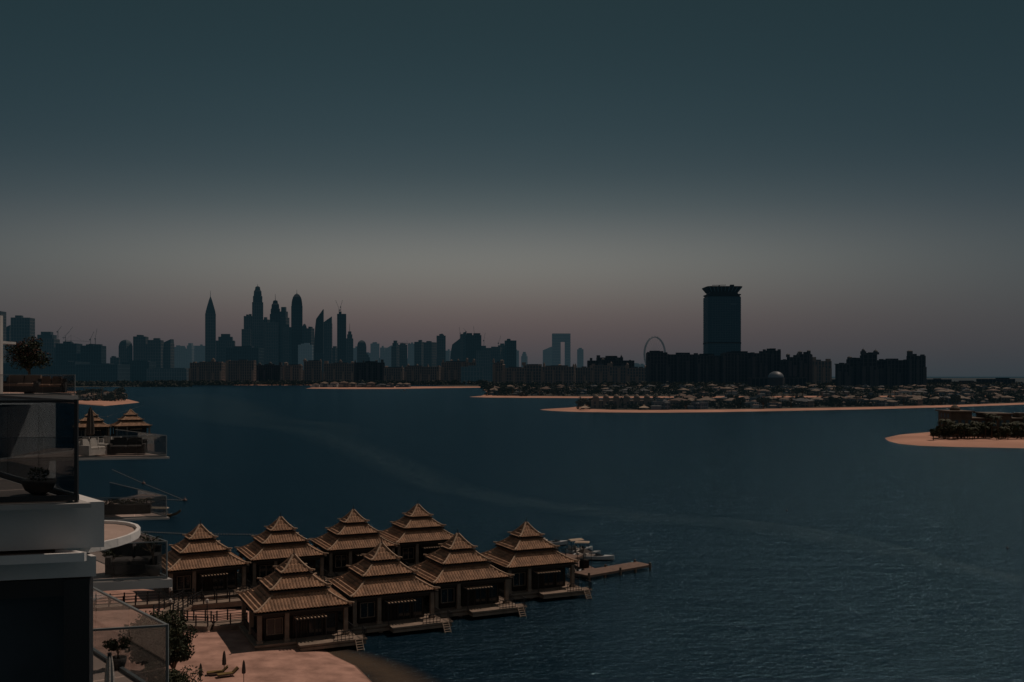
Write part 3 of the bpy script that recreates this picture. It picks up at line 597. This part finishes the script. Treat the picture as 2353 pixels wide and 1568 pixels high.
def stilt_villa(loc,rz,sc=1):
    t=thing('stilt_villa','three-tiered pagoda-roof villa standing on stilts over water','villa',loc,rz,sc,'pagoda-roofed stilt villas')
    tiers=[(5.0,2.6,4.15,5.55),(3.1,1.45,5.85,7.0),(1.68,.1,7.25,8.85)]
    for k,(we,wt,z0,z1) in enumerate(tiers):
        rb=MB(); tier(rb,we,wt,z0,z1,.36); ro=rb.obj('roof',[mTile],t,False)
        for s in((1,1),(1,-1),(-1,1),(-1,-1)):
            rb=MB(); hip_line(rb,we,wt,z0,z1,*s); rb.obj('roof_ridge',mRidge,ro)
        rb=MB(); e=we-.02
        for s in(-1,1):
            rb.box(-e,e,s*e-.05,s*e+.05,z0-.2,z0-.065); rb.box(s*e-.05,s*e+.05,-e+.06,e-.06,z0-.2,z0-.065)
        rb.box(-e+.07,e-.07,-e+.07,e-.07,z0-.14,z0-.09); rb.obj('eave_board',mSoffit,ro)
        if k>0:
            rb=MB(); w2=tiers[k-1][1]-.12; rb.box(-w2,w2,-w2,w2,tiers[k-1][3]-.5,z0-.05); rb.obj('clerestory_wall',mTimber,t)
    b=MB(); b.lathe((0,0,8.7),[(.16,0),(.22,.12),(.1,.22),(.15,.32),(.05,.42),(.025,1.0)],8); b.obj('finial',mTimber,t)
    b=MB(); b.box(-4.95,5.2,-5.0,4.9,.25,.6); b.box(-4.8,5.05,-4.85,4.75,.6,.8); b.box(-5.05,5.3,-5.1,5.0,.8,1.0)
    b.box(-.8,6.0,-6.6,-5.1,.35,.62); b.box(-.9,6.1,-6.7,-5.1,.78,.95); b.box(-.7,5.9,-6.5,-5.1,.62,.78); b.obj('podium',mStuc,t)
    for x in(-4.3,-1.5,1.5,4.4):
        for y in(-4.4,0,4.2):
            b=MB(); b.box(x-.22,x+.22,y-.22,y+.22,-3,.25); b.obj('stilt',mStuc,t)
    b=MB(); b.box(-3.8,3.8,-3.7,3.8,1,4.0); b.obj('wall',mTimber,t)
    for p in((-4.45,-4.4),(4.45,-4.4),(-4.45,4.45),(4.45,4.45),(-1.7,-4.4),(-4.45,0)):
        b=MB(); b.box(p[0]-.21,p[0]+.21,p[1]-.21,p[1]+.21,1.0,4.0); b.box(p[0]-.3,p[0]+.3,p[1]-.3,p[1]+.3,1.005,1.25); b.obj('column',mStuc,t)
    b=MB(); b.box(-4.25,4.25,-4.5,-4.3,3.55,3.85); b.box(-4.55,-4.35,-4.2,4.25,3.55,3.85); b.box(-4.53,-4.37,-4.2,4.2,1.0,1.7); b.obj('lintel_beam',mSoffit,t)
    def win(x,y,ax,w_,z0,z1,mull=2,fm=mStuc):
        f=MB(); g_=MB()
        def bx(bb,a0,a1,o0,o1,c0,c1):
            if ax=='x': bb.box(a0,a1,y+o0,y+o1,c0,c1)
            else: bb.box(x+o0,x+o1,a0,a1,c0,c1)
        c=x if ax=='x' else y
        for i in range(mull+1):
            a=c-w_/2+w_*i/mull; bx(f,a-.05,a+.05,-.12,-.005,z0,z1)
        bx(f,c-w_/2-.05,c+w_/2+.05,-.11,-.005,z1,z1+.1); bx(f,c-w_/2-.05,c+w_/2+.05,-.11,-.005,z0-.1,z0)
        bx(g_,c-w_/2+.05,c+w_/2-.05,-.05,-.01,z0,z1)
        fo=f.obj('window',fm,t); g_.obj('window_pane',mPane,fo)
    win(-2.8,-3.7,'x',1.6,1.7,3.2); win(.6,-3.7,'x',3.0,1.05,3.3,4,mSoffit); win(3.0,-3.7,'x',1.1,1.2,3.2,1,mSoffit)
    win(-3.8,-1.8,'y',2.2,1.6,3.2,3,mSoffit); win(-3.8,1.9,'y',2.0,1.6,3.2,3,mSoffit)
    b=MB()
    for i in range(9): 
        x=-.9+i*.37; b.box(x,x+.13,-5.5,-3.9,3.28,3.36)
    b.obj('pergola',mRidge,t)
    b=MB(); b.box(-1.05,2.3,-5.4,-5.32,3.18,3.27); b.cyl((-.9,-5.35,3.2),(-.9,-5.35,.98),.04,.04,6); b.cyl((2.15,-5.35,3.2),(2.15,-5.35,.98),.04,.04,6); b.obj('pergola_frame',mRail,t)
    b=MB()
    def rail(p,q):
        p=Vector(p);q=Vector(q); L_=(q-p).length; n=max(2,int(L_/.35))
        for i in range(n+1):
            c=p.lerp(q,i/n); b.beam(c,c+Vector((0,0,.95)),.05,.05)
        for z in(.12,.95): b.beam(p+Vector((0,0,z)),q+Vector((0,0,z)),.06,.06)
    rail((2.6,-6.6,.95),(4.6,-6.6,.95)); rail((5.7,-6.6,.95),(6.0,-6.6,.95)); rail((6.0,-6.6,.95),(6.0,-5.2,.95)); rail((5.1,-4.9,1),(5.1,-1,1)); b.obj('railing',mRail,t)
    b=MB()
    for x in(4.8,5.5): b.beam((x,-6.7,1.0),(x,-8.3,-.9),.07,.16)
    for i in range(9):
        s=i/9; b.box(4.83,5.47,-6.75-1.6*s-.12,-6.75-1.6*s+.1,.9-1.9*s,.95-1.9*s)
    b.obj('ladder',mStuc,t)
    b=MB(); 
    for i in range(14): b.box(-1.4+i*.16,-1.34+i*.16,-3.9,-3.83,1.0,3.0)
    b.obj('lattice_screen',mSoffit,t)
    return t
RZ=math.radians(25)
pos=[(675,1262),(877,1237),(1052,1215),(1209,1190),(460,1195),(645,1178),(812,1162),(960,1150)]
A=9.55
v0=None
for i,(px_,py_) in enumerate(pos):
    D=(H-A)*F/(py_-HZ); loc=(X(px_,D),D,0); rz=RZ+[0,0,0,.0,.08,0.02,0,0][i]
    if v0 is None: v0=stilt_villa(loc,rz)
    else: copy_thing(v0,loc,rz)
copy_thing(v0,(X(300,440),440,0),RZ+.1,1.5,'pagoda-roofed villa on the far shore'); copy_thing(v0,(X(210,430),430,0),RZ,1.5,'pagoda-roofed villa on the far shore')
def path_walk(pts,wd,z,label):
    t=thing('boardwalk',label,'walkway',(0,0,0)); b=MB(); rl=MB()
    for (x0,y0),(x1,y1) in zip(pts,pts[1:]):
        d=Vector((x1-x0,y1-y0,0)).normalized(); nn=Vector((-d.y,d.x,0))*wd/2
        b.beam((x0,y0,z-.12),(x1,y1,z-.12),wd,.24); b.beam((x0,y0,z-.45),(x1,y1,z-.45),wd*.94,.38)
        L_=math.hypot(x1-x0,y1-y0); n=max(1,int(L_/1.3))
        for s in(-1,1):
            p=Vector((x0,y0,z))+nn*s*.93; q=Vector((x1,y1,z))+nn*s*.93
            for zz in(.35,.68,1.0): rl.beam(p+Vector((0,0,zz)),q+Vector((0,0,zz)),.06,.06)
            for i in range(n+1):
                c=p.lerp(q,i/n); rl.beam(c,c+Vector((0,0,1.15)),.13,.13)
        for i in range(int(L_/5)+1):
            c=Vector((x0,y0,0)).lerp(Vector((x1,y1,0)),i/(int(L_/5)+1)); k=MB(); k.box(c.x-.25,c.x+.25,c.y-.25,c.y+.25,-3,z-.6); k.obj('stilt',mStuc,t)
    b.obj('deck',mStuc,t); rl.obj('railing',mRail,t)
path_walk([(-29.3,109.4),(-32.5,108),(-36.5,108.6),(-39.2,112),(-38.5,120)],2.4,1.15,'curving pale boardwalk with dark railings over the beach')
path_walk([(-38.2,118),(-30,121.5),(-20,128.5),(-11,136),(-1,144.5),(7.5,150)],2.2,1.1,'straight boardwalk between the two rows of stilt villas')
path_walk([(-38.5,120.5),(-46,118),(-52,116)],2.2,1.0,'short boardwalk leading to the garden')
# jetty
t=thing('jetty','low brown timber jetty with a T-shaped head','jetty',(0,0,0)); b=MB()
b.beam((9.4,137.2,.62),(19.2,145.2,.62),3.2,.3); b.beam((8.3,149.3,.62),(11.6,139.0,.58),1.8,.3); b.beam((4.5,154,.64),(10,150,.64),2.6,.3); b.obj('deck',mJet,t)
for i in range(5):
    for s in(-1.5,1.5):
        b=MB(); c=Vector((9.6,137.4,0)).lerp(Vector((19,145,0)),i/4); b.cyl((c.x-s*.63,c.y+s*.78,-3),(c.x-s*.63,c.y+s*.78,.45 if i%2 else 1.1),.16,.16,8); b.obj('pile',mBark,t)
t=thing('jetty_kiosk','small dark shelter with posts at the jetty','shelter',(10.3,141.8,.75),.6); b=MB(); b.box(-.5,.5,-.5,.5,0,1.1); b.obj('cabinet',mTimber,t); b=MB(); b.loft([[(-.8,-.8,2.2),(.8,-.8,2.2),(.8,.8,2.2),(-.8,.8,2.2)],[(-.1,-.1,2.7),(.1,-.1,2.7),(.1,.1,2.7),(-.1,.1,2.7)]]); [b.cyl((sx*.7,sy*.7,0),(sx*.7,sy*.7,2.2),.04,.04,6) for sx in(-1,1) for sy in(-1,1)]; b.obj('shelter_roof',mTimber,t)
def boat(px,py,L_,rz,canopy,label):
    x,y=g(px,py); t=thing('motorboat',label,'boat',(x,y,.0),rz,1,'motorboats moored by the jetty'); b=MB(); rings=[]
    st=[(-.5,.36,.0),(-.3,.40,0),(0,.40,.02),(.25,.30,.06),(.42,.14,.12),(.5,.02,.17)]
    for s,w2,l in st:
        xx=s*L_; ww=w2*L_*.38; rings.append([(xx,-ww,.6+l*1.5),(xx,-ww*.85,.1+l),(xx,0,-.25+l*2),(xx,ww*.85,.1+l),(xx,ww,.6+l*1.5)])
    b.loft(rings); b.obj('hull',mHull,t)
    b=MB(); b.box(-.44*L_,.14*L_,-.11*L_,.11*L_,.55,.66); b.obj('cockpit',mBoatD,t)
    b=MB(); b.loft([[(.10*L_,-.12*L_,.64),(.25*L_,-.06*L_,.72),(.25*L_,.06*L_,.72),(.10*L_,.12*L_,.64)],[(.05*L_,-.10*L_,1.1),(.08*L_,-.05*L_,1.12),(.08*L_,.05*L_,1.12),(.05*L_,.10*L_,1.1)]]); b.obj('windshield',mPane,t)
    for s in(-.4,-.22): 
        b=MB(); b.box(s*L_,s*L_+.5,-.1*L_,.1*L_,.66,.96); b.box(s*L_,s*L_+.12,-.1*L_,.1*L_,.96,1.25); b.obj('seat',mFab,t)
    if canopy:
        b=MB(); b.loft([[(-.42*L_,-.15*L_,2.0),(.1*L_,-.15*L_,2.05),(.1*L_,.15*L_,2.05),(-.42*L_,.15*L_,2.0)],[(-.4*L_,-.1*L_,2.16),(.08*L_,-.1*L_,2.2),(.08*L_,.1*L_,2.2),(-.4*L_,.1*L_,2.16)]]); co_=b.obj('canopy',mCanv,t)
        b=MB(); [b.cyl((a*L_,s*.14*L_,.5),(a*L_,s*.14*L_,2.02),.035,.035,6) for a in(-.38,.06) for s in(-1,1)]; b.obj('canopy_posts',mRail,co_)
boat(1268,1254,5.5,.1,False,'white open motorboat moored by the jetty'); boat(1332,1270,4.6,.4,True,'white motorboat with cream canopy'); boat(1364,1286,6.5,-.35,False,'white motorboat with brown interior at the jetty'); boat(1322,1325,2.9,.9,False,'small white dinghy moored by the jetty'); boat(1348,1277,4.4,-.2,True,'white motorboat with cream canopy')
x,y=g(372,1188); t=thing('longtail_boat','slender timber boat with upturned prow and striped canopy','boat',(x,y,0),-.15); b=MB()
rings=[[(s*8,-w2,h_+.5),(s*8,-w2*.6,h_),(s*8,w2*.6,h_),(s*8,w2,h_+.5)] for s,w2,h_ in((-.5,.25,.35),(-.3,.7,0),(0,.8,-.05),(.25,.55,.1),(.4,.25,.5),(.5,.06,1.1))]
b.loft(rings); b.obj('hull',mWoodB,t); b=MB(); b.loft([[(-2.6,-.8,1.7),(1.2,-.8,1.7),(1.2,.8,1.7),(-2.6,.8,1.7)],[(-2.5,-.3,1.95),(1.1,-.3,1.95),(1.1,.3,1.95),(-2.5,.3,1.95)]]); [b.cyl((a,s*.6,.3),(a,s*.6,1.7),.04,.04,5) for a in(-2.3,.9) for s in(-1,1)]; b.obj('canopy',mCanv,t)
for px_,py_ in((930,898),(1808,1174),(2315,1260)):
    x,y=g(px_,py_); k=2.6 if py_<950 else .35
    if k>1:
        t=thing('motorboat','small distant motorboat on open water','boat',(x,y,0),.3,1.3); b=MB(); b.loft([[(s*6,-w2,.8),(s*6,0,-.2+l),(s*6,w2,.8)] for s,w2,l in((-.5,1,0),(0,1.1,0),(.5,.05,.8))]); b.obj('hull',mHull,t); b=MB(); b.loft([[(-1,-.7,.8),(1,-.6,.8),(1,.6,.8),(-1,.7,.8)],[(-.8,-.5,1.9),(.4,-.4,1.9),(.4,.4,1.9),(-.8,.5,1.9)]]); b.obj('cabin',mHull,t)
    else:
        t=thing('buoy','small dark mooring buoy on the water','buoy',(x,y,-.05),0,.5); b=MB(); b.lathe((0,0,-.3),[(.15,0),(.4,.25),(.42,.5),(.2,.75),(.06,.8),(.05,1.3)],10); b.obj('float',mBuoy,t,True)
for px_,py_ in((425,1151),(330,1112),(247,959),(281,932)):
    x,y=g(px_,py_); t=thing('buoy','dark round marker buoy on the swimming line','buoy',(x,y,-.1),0,.9); b=MB(); b.lathe((0,0,-.3),[(.2,0),(.55,.3),(.55,.65),(.2,.95),(.06,1.0),(.05,1.5)],10); b.obj('float',mBuoy,t,True)
def floats(pts,n,label):
    b=MB()
    for (a,c) in zip(pts,pts[1:]):
        p=Vector((*g(*a),.05)); q=Vector((*g(*c),.05)); b.beam(p,q,.06,.04)
        for i in range(n):
            u=p.lerp(q,i/n); b.lathe((u.x,u.y,-.12),[(.05,0),(.13,.1),(.13,.2),(.05,.27)],6)
    o=b.obj('float_line',mFloat); top(o,label,'float line')
floats([(258,1080),(330,1112),(425,1151),(330,1146),(235,1160)],22,'rope of small floats marking the swimming area'); floats([(325,1223),(430,1228),(560,1229),(700,1232)],20,'rope of small floats behind the stilt villas'); floats([(183,962),(247,957),(330,932)],14,'rope of small floats off the far beach')
# ------------------------------------------------------------------ near building
dn=Vector((-.967,-.255)); df=Vector((-.644,.765))
def balcony(cx,cy,zd,Ln,Lf,label,slab_t=.35,gh=1.12,glass=mGlassC,slabmat=mSlab,over=.12,rail=None):
    rail=rail or mGrey
    t=thing('balcony',label,'balcony',(0,0,0)); c=Vector((cx,cy))
    a=c+dn*Ln; f=c+df*Lf; o=c-(dn+df)*over
    b=MB(); b.prism([(a.x+.03,a.y-over),(o.x,o.y),(f.x+over*1.0,f.y+.1),(f.x-Ln,f.y)],zd-slab_t,zd,0); b.obj('slab',slabmat,t)
    b=MB(); ctr=(c+f+a)/3; sh=lambda v:v+(ctr-v)*.04
    q=[sh(a),sh(c),sh(f),Vector((f.x-Ln+.4,f.y-.1))]; b.prism([(v.x,v.y) for v in q],zd+.004,zd+.03); b.obj('paving',mFloor,t)
    for e,L_ in((a,Ln),(f,Lf)):
        n=max(1,round(L_/1.5)); d=(e-c)/n
        for i in range(n):
            p=c+d*(i+.012); q=c+d*(i+.988)
            b=MB(); b.beam((p.x,p.y,zd+gh/2+.04),(q.x,q.y,zd+gh/2+.04),.018,gh-.06); b.obj('glass_panel',glass,t)
    b=MB()
    for e in(a,f):
        b.beam((c.x,c.y,zd+gh+.02),(e.x,e.y,zd+gh+.02),.04,.03); b.beam((c.x,c.y,zd+.055),(e.x,e.y,zd+.055),.06,.06)
    b.box(c.x-.018,c.x+.018,c.y-.018,c.y+.018,zd+.0,zd+gh+.04); b.obj('handrail',rail,t)
    return t
balcony(-4.90,11.2,26.58,4.5,6,'white balcony with dark glass balustrade',.05,1.12,mGlass,rail=mRail)
t=thing('balcony_building','white rendered apartment building with stepped slabs and dark windows','building',(0,0,0))
def slabpoly(c,Ln,Lf): c=Vector(c); a=c+dn*Ln; f=c+df*Lf; return [(a.x,a.y),(c.x,c.y),(f.x,f.y),(f.x-Ln,f.y-.3)]
b=MB(); b.prism(slabpoly((-4.80,11.72),6,6.5),25.99,26.525); b.prism(slabpoly((-4.95,11.85),6,6),25.62,25.86); b.obj('fascia',mWhite,t)
b=MB(); rim=MB(); pl=[Vector((-4.90,11.42))+dn*6,Vector((-4.90,11.42))]
for i in range(13):
    a=math.radians(-62+180*i/12); pl.append(Vector((-5.75+math.cos(a)*.86,12.75+math.sin(a)*1.2)))
pl+= [Vector((-9,15.5)),Vector((-12,15))]
b.prism([(v.x,v.y) for v in pl],25.88,25.94); b.obj('curved_ledge',mLedge,t)
for p,q in zip(pl[:-2],pl[1:-1]): rim.beam((p.x,p.y,25.93),(q.x,q.y,25.93),.045,.10)
rim.obj('ledge_rim',mWhite,t)
b=MB(); b.cyl((-5.25,11.8,26.05),(-5.0,11.9,26.05),.03,.03,8); b.cyl((-5.1,11.95,25.95),(-5.1,11.95,26.12),.03,.03,8); b.obj('light_bracket',mBoatD,t)
c0=Vector((-5.05,11.95)); b=MB(); p=c0+dn*6
b.beam((c0.x,c0.y,24.0),(c0.x+dn.x*.28,c0.y+dn.y*.28,24.0),.3,3.2); b.beam((c0.x+dn.x*.28,c0.y+dn.y*.28,25.5),(p.x,p.y,25.5),.2,.2); b.obj('window_frame',mRail,t)
b=MB(); q=c0+dn*.3; b.beam((q.x,q.y+.08,23.9),(p.x,p.y+.08,23.9),.02,3.0); b.obj('window_pane',M('large_window_pane',(.022,.026,.030),.12,.7,.6,spec=.7),t)
b=MB(); b.prism([(-14,9.5),(-6.4,11.9),(-6.1,12.6),(-8.8,16),(-14,18)],0,22.4); b.prism([(-14,18.3),(-9.8,18.3),(-11.5,22),(-15.2,36),(-24,44),(-40,44),(-40,10)],0,20.9); b.prism([(-40,45),(-25.5,45),(-27.5,60),(-40,62)],0,26.4)
b.obj('building_body',mWhite,t)
b=MB()
for z in(3.6,7.2,10.8,14.4,18): b.prism([(-14.05,9.3),(-6.1,11.7),(-5.8,12.6),(-8.6,16.3),(-14,18.2)],z-.2,z+.2); b.prism([(-25.2,44.8),(-27.2,60.3),(-27.6,60.3),(-25.6,44.8)],z-.2,z+.2)
b.obj('floor_bands',mSlab,t)
balcony(-5.09,14.7,23.18,3.2,6.5,'white balcony with clear glass balustrade and paved floor',.3,1.12,mGlassC)
balcony(-10.4,30,21.9,6,7,'planted roof terrace with glass balustrade',.25,1.1,mGlassC)
balcony(-18.4,53,23.72,9,8,'furnished roof terrace with glass balustrade',.10,1.1,mGlassC)
balcony(-18.4,53,20.5,8,9,'roof terrace with hedge planter and glass balustrade',.10,1.1,mGlassC)
balcony(-21.95,50,27.05,9,8,'upper terrace with outdoor sofas',.30,1.0,mGlassC)
def sofa(loc,rz,sc,mat,label,w_=1.9,cush=mFab):
    t=thing('outdoor_sofa',label,'sofa',loc,rz,sc); b=MB(); b.box(-w_/2,w_/2,-.45,.45,.08,.36); b.box(-w_/2,w_/2,.3,.45,.36,.8); b.box(-w_/2,-w_/2+.16,-.45,.3,.36,.6); b.box(w_/2-.16,w_/2,-.45,.3,.36,.6); b.obj('sofa_frame',mat,t)
    for k in range(2):
        b=MB(); x0=-w_/2+.18+k*(w_-.36)/2; x1=x0+(w_-.36)/2-.03; b.loft([[(x0,-.43,.365),(x1,-.43,.365),(x1,.28,.365),(x0,.28,.365)],[(x0-.0,-.44,.47),(x1,-.44,.47),(x1,.28,.47),(x0,.28,.47)],[(x0+.05,-.39,.52),(x1-.05,-.39,.52),(x1-.05,.25,.52),(x0+.05,.25,.52)]]); b.loft([[(x0,.12,.53),(x1,.12,.53),(x1,.28,.53),(x0,.28,.53)],[(x0+.04,.2,.92),(x1-.04,.2,.92),(x1-.04,.29,.92),(x0+.04,.29,.92)]]); b.obj('cushion',cush,t)
    return t
def pot(loc,sc,ms,label):
    t=thing('potted_plant',label,'plant',loc,0,sc); b=MB(); b.lathe((0,0,0),[(.22,0),(.32,.3),(.34,.5),(.29,.5),(.27,.44)],14); b.obj('pot',mPot,t,True)
    for nm,me in zip(('trunk','crown'),ms):
        o=bpy.data.objects.new(nm,me); COL.objects.link(o); o.parent=t; o.location=(0,0,.4)
def umbrella(loc,hh,mat,label):
    t=thing('closed_umbrella',label,'umbrella',loc); b=MB(); b.cyl((0,0,0),(0,0,hh),.03,.03,8); b.lathe((0,0,0),[(.3,0),(.3,.08),(.06,.1)],12); b.obj('pole',mRail,t)
    b=MB(); n=16; rg=[]
    for r,z in((.10,.42),(.20,.45),(.19,.6),(.15,.8),(.10,.93),(.03,1.0)): rg.append([((r*(1 if i%2 else .72))*hh/2.4*math.cos(2*math.pi*i/n),(r*(1 if i%2 else .72))*hh/2.4*math.sin(2*math.pi*i/n),z*hh) for i in range(n)])
    b.loft(rg); b.obj('folded_canopy',mat,t)
twig=tree_mesh(1.5,.7,10,16,.07,[mFol,mFol2]); russ=tree_mesh(2.3,.95,30,100,.07,[mFol,mFolRed]); bush=tree_mesh(.9,.5,8,60,.08,[mFol,mFol2])
T1=23.75
sofa((X(293,54),54,T1),.2,1.0,mFabD,'dark wicker sofa on the terrace',1.9,mFabD); sofa((X(235,54),55,T1),-.3,1,mLight,'white outdoor sofa with pale cushions',1.6); sofa((X(212,53),53,T1),1.2,1,mLight,'white outdoor sofa with pale cushions',1.4); sofa((X(196,54),54.5,T1),.1,1,mLight,'white outdoor sofa with pale cushions',1.3)
umbrella((X(204,53),53.2,T1),2.6,mUmb,'tall closed dark parasol on the terrace')
d=52; sofa((X(118,d),d,27.08),.3,1.0,mFabD,'brown rounded outdoor armchair with pillow',1.4,M('brown_fabric',(.13,.075,.05),.9)); sofa((X(40,d),52.5,27.08),-.2,1.1,mFabD,'brown outdoor sofa on the upper terrace',2.2,M('tan_fabric',(.18,.12,.09),.9))
pot((X(46,52),53,27.08),1.12,russ,'dark russet-leaved small tree in a pot')
t=thing('column','white square column with slab end','column',(X(-3,50),50,27.05)); b=MB(); b.box(-.14,.14,-.14,.14,0,4.0); b.box(-2,.12,-.5,1.5,2.6,2.72); b.obj('column_shaft',mSlab,t)
t=thing('hedge_planter','long dark planter box with clipped hedge','planter',(X(290,54),54.2,20.53),.25); b=MB(); b.box(-1.2,1.2,-.3,.3,0,.5); b.obj('planter_box',mFabD,t); b=MB()
for i in range(16): leaves(b,(-1.1+i*.147,0,.62),.26,40,.06)
b.obj('hedge',[mFol,mFol2],t)
sofa((X(290,30),30.6,21.93),.2,1.0,mFabD,'dark wicker sofa with dark cushions',1.5,mFabD); pot((X(344,30),30.3,21.93),.72,twig,'airy shrub in a round pot'); pot((X(248,30),30.5,21.93),.6,bush,'leafy shrub in a round pot')
pot((-6.45,16.3,23.2),.4,bush,'russet leafy plant in a dark pot'); umbrella((-5.78,14.3,23.2-.02),.85,mFab,'small closed white parasol')
t=thing('bowl_planter','dark round bowl planter on the balcony deck','planter',(-5.55,11.68,26.62),0,.62); b=MB(); b.lathe((0,0,0),[(.12,0),(.24,.08),(.30,.2),(.31,.27),(.28,.27),(.26,.22)],20); b.obj('bowl',mPot,t,True); b=MB(); leaves(b,(0,0,.36),.2,160,.035); b.obj('plant_leaves',[mFol,mFol2],t)
for px_,pyb,hh in((515,1552,2.3),(461,1575,2.0),(560,1570,2.1)):
    x,y=g(px_,pyb,.55); umbrella((x,y,.5),hh,mUmb,'closed dark beach umbrella standing in the sand')
for k,(px_,py_) in enumerate(((498,1552),(522,1556))):
    x,y=g(px_,py_,.6); t=thing('sun_lounger','yellow sun lounger on the beach','lounger',(x,y,.55),.3+k*.2,1,'beach sun loungers'); b=MB(); b.box(-.9,.5,-.32,.32,.28,.34); b.beam((.5,0,.32),(1.0,0,.75),.62,.06)
    [b.box(a,a+.06,s,s+.06,0,.28) for a in(-.8,.35) for s in(-.3,.24)]; b.obj('lounger_frame',mBoatD,t); b=MB(); b.box(-.88,.48,-.29,.29,.345,.42); b.beam((.5,0,.40),(.97,0,.82),.56,.07); b.obj('lounger_cushion',mYel,t)
big=[tree_mesh(5.6,2.6,16,260,.16,[mFol,mFol2]) for _ in range(2)]
for i,(px_,dd,s) in enumerate(((398,88,.95),(372,92,1.0),(392,80,.85),(345,86,1.1),(410,72,.62))):
    mk_tree(big[i%2],'dense dark-green tree at the edge of the beach',(X(px_,dd),dd,.5),i*1.3,s,'trees at the beach edge')
for (x,y) in((-33.5,109.4),(-37.6,109.6),(-39.6,115.5)):
    t=thing('lamp_post','short dark lamp post on the boardwalk','lamp post',(x,y,1.15),0,1,'boardwalk lamp posts'); b=MB(); b.cyl((0,0,0),(0,0,1.9),.06,.05,8); b.obj('post',mRail,t); b=MB(); b.lathe((0,0,1.9),[(.1,0),(.2,.1),(.18,.4),(.02,.5)],8); b.obj('lantern',mFab,t)
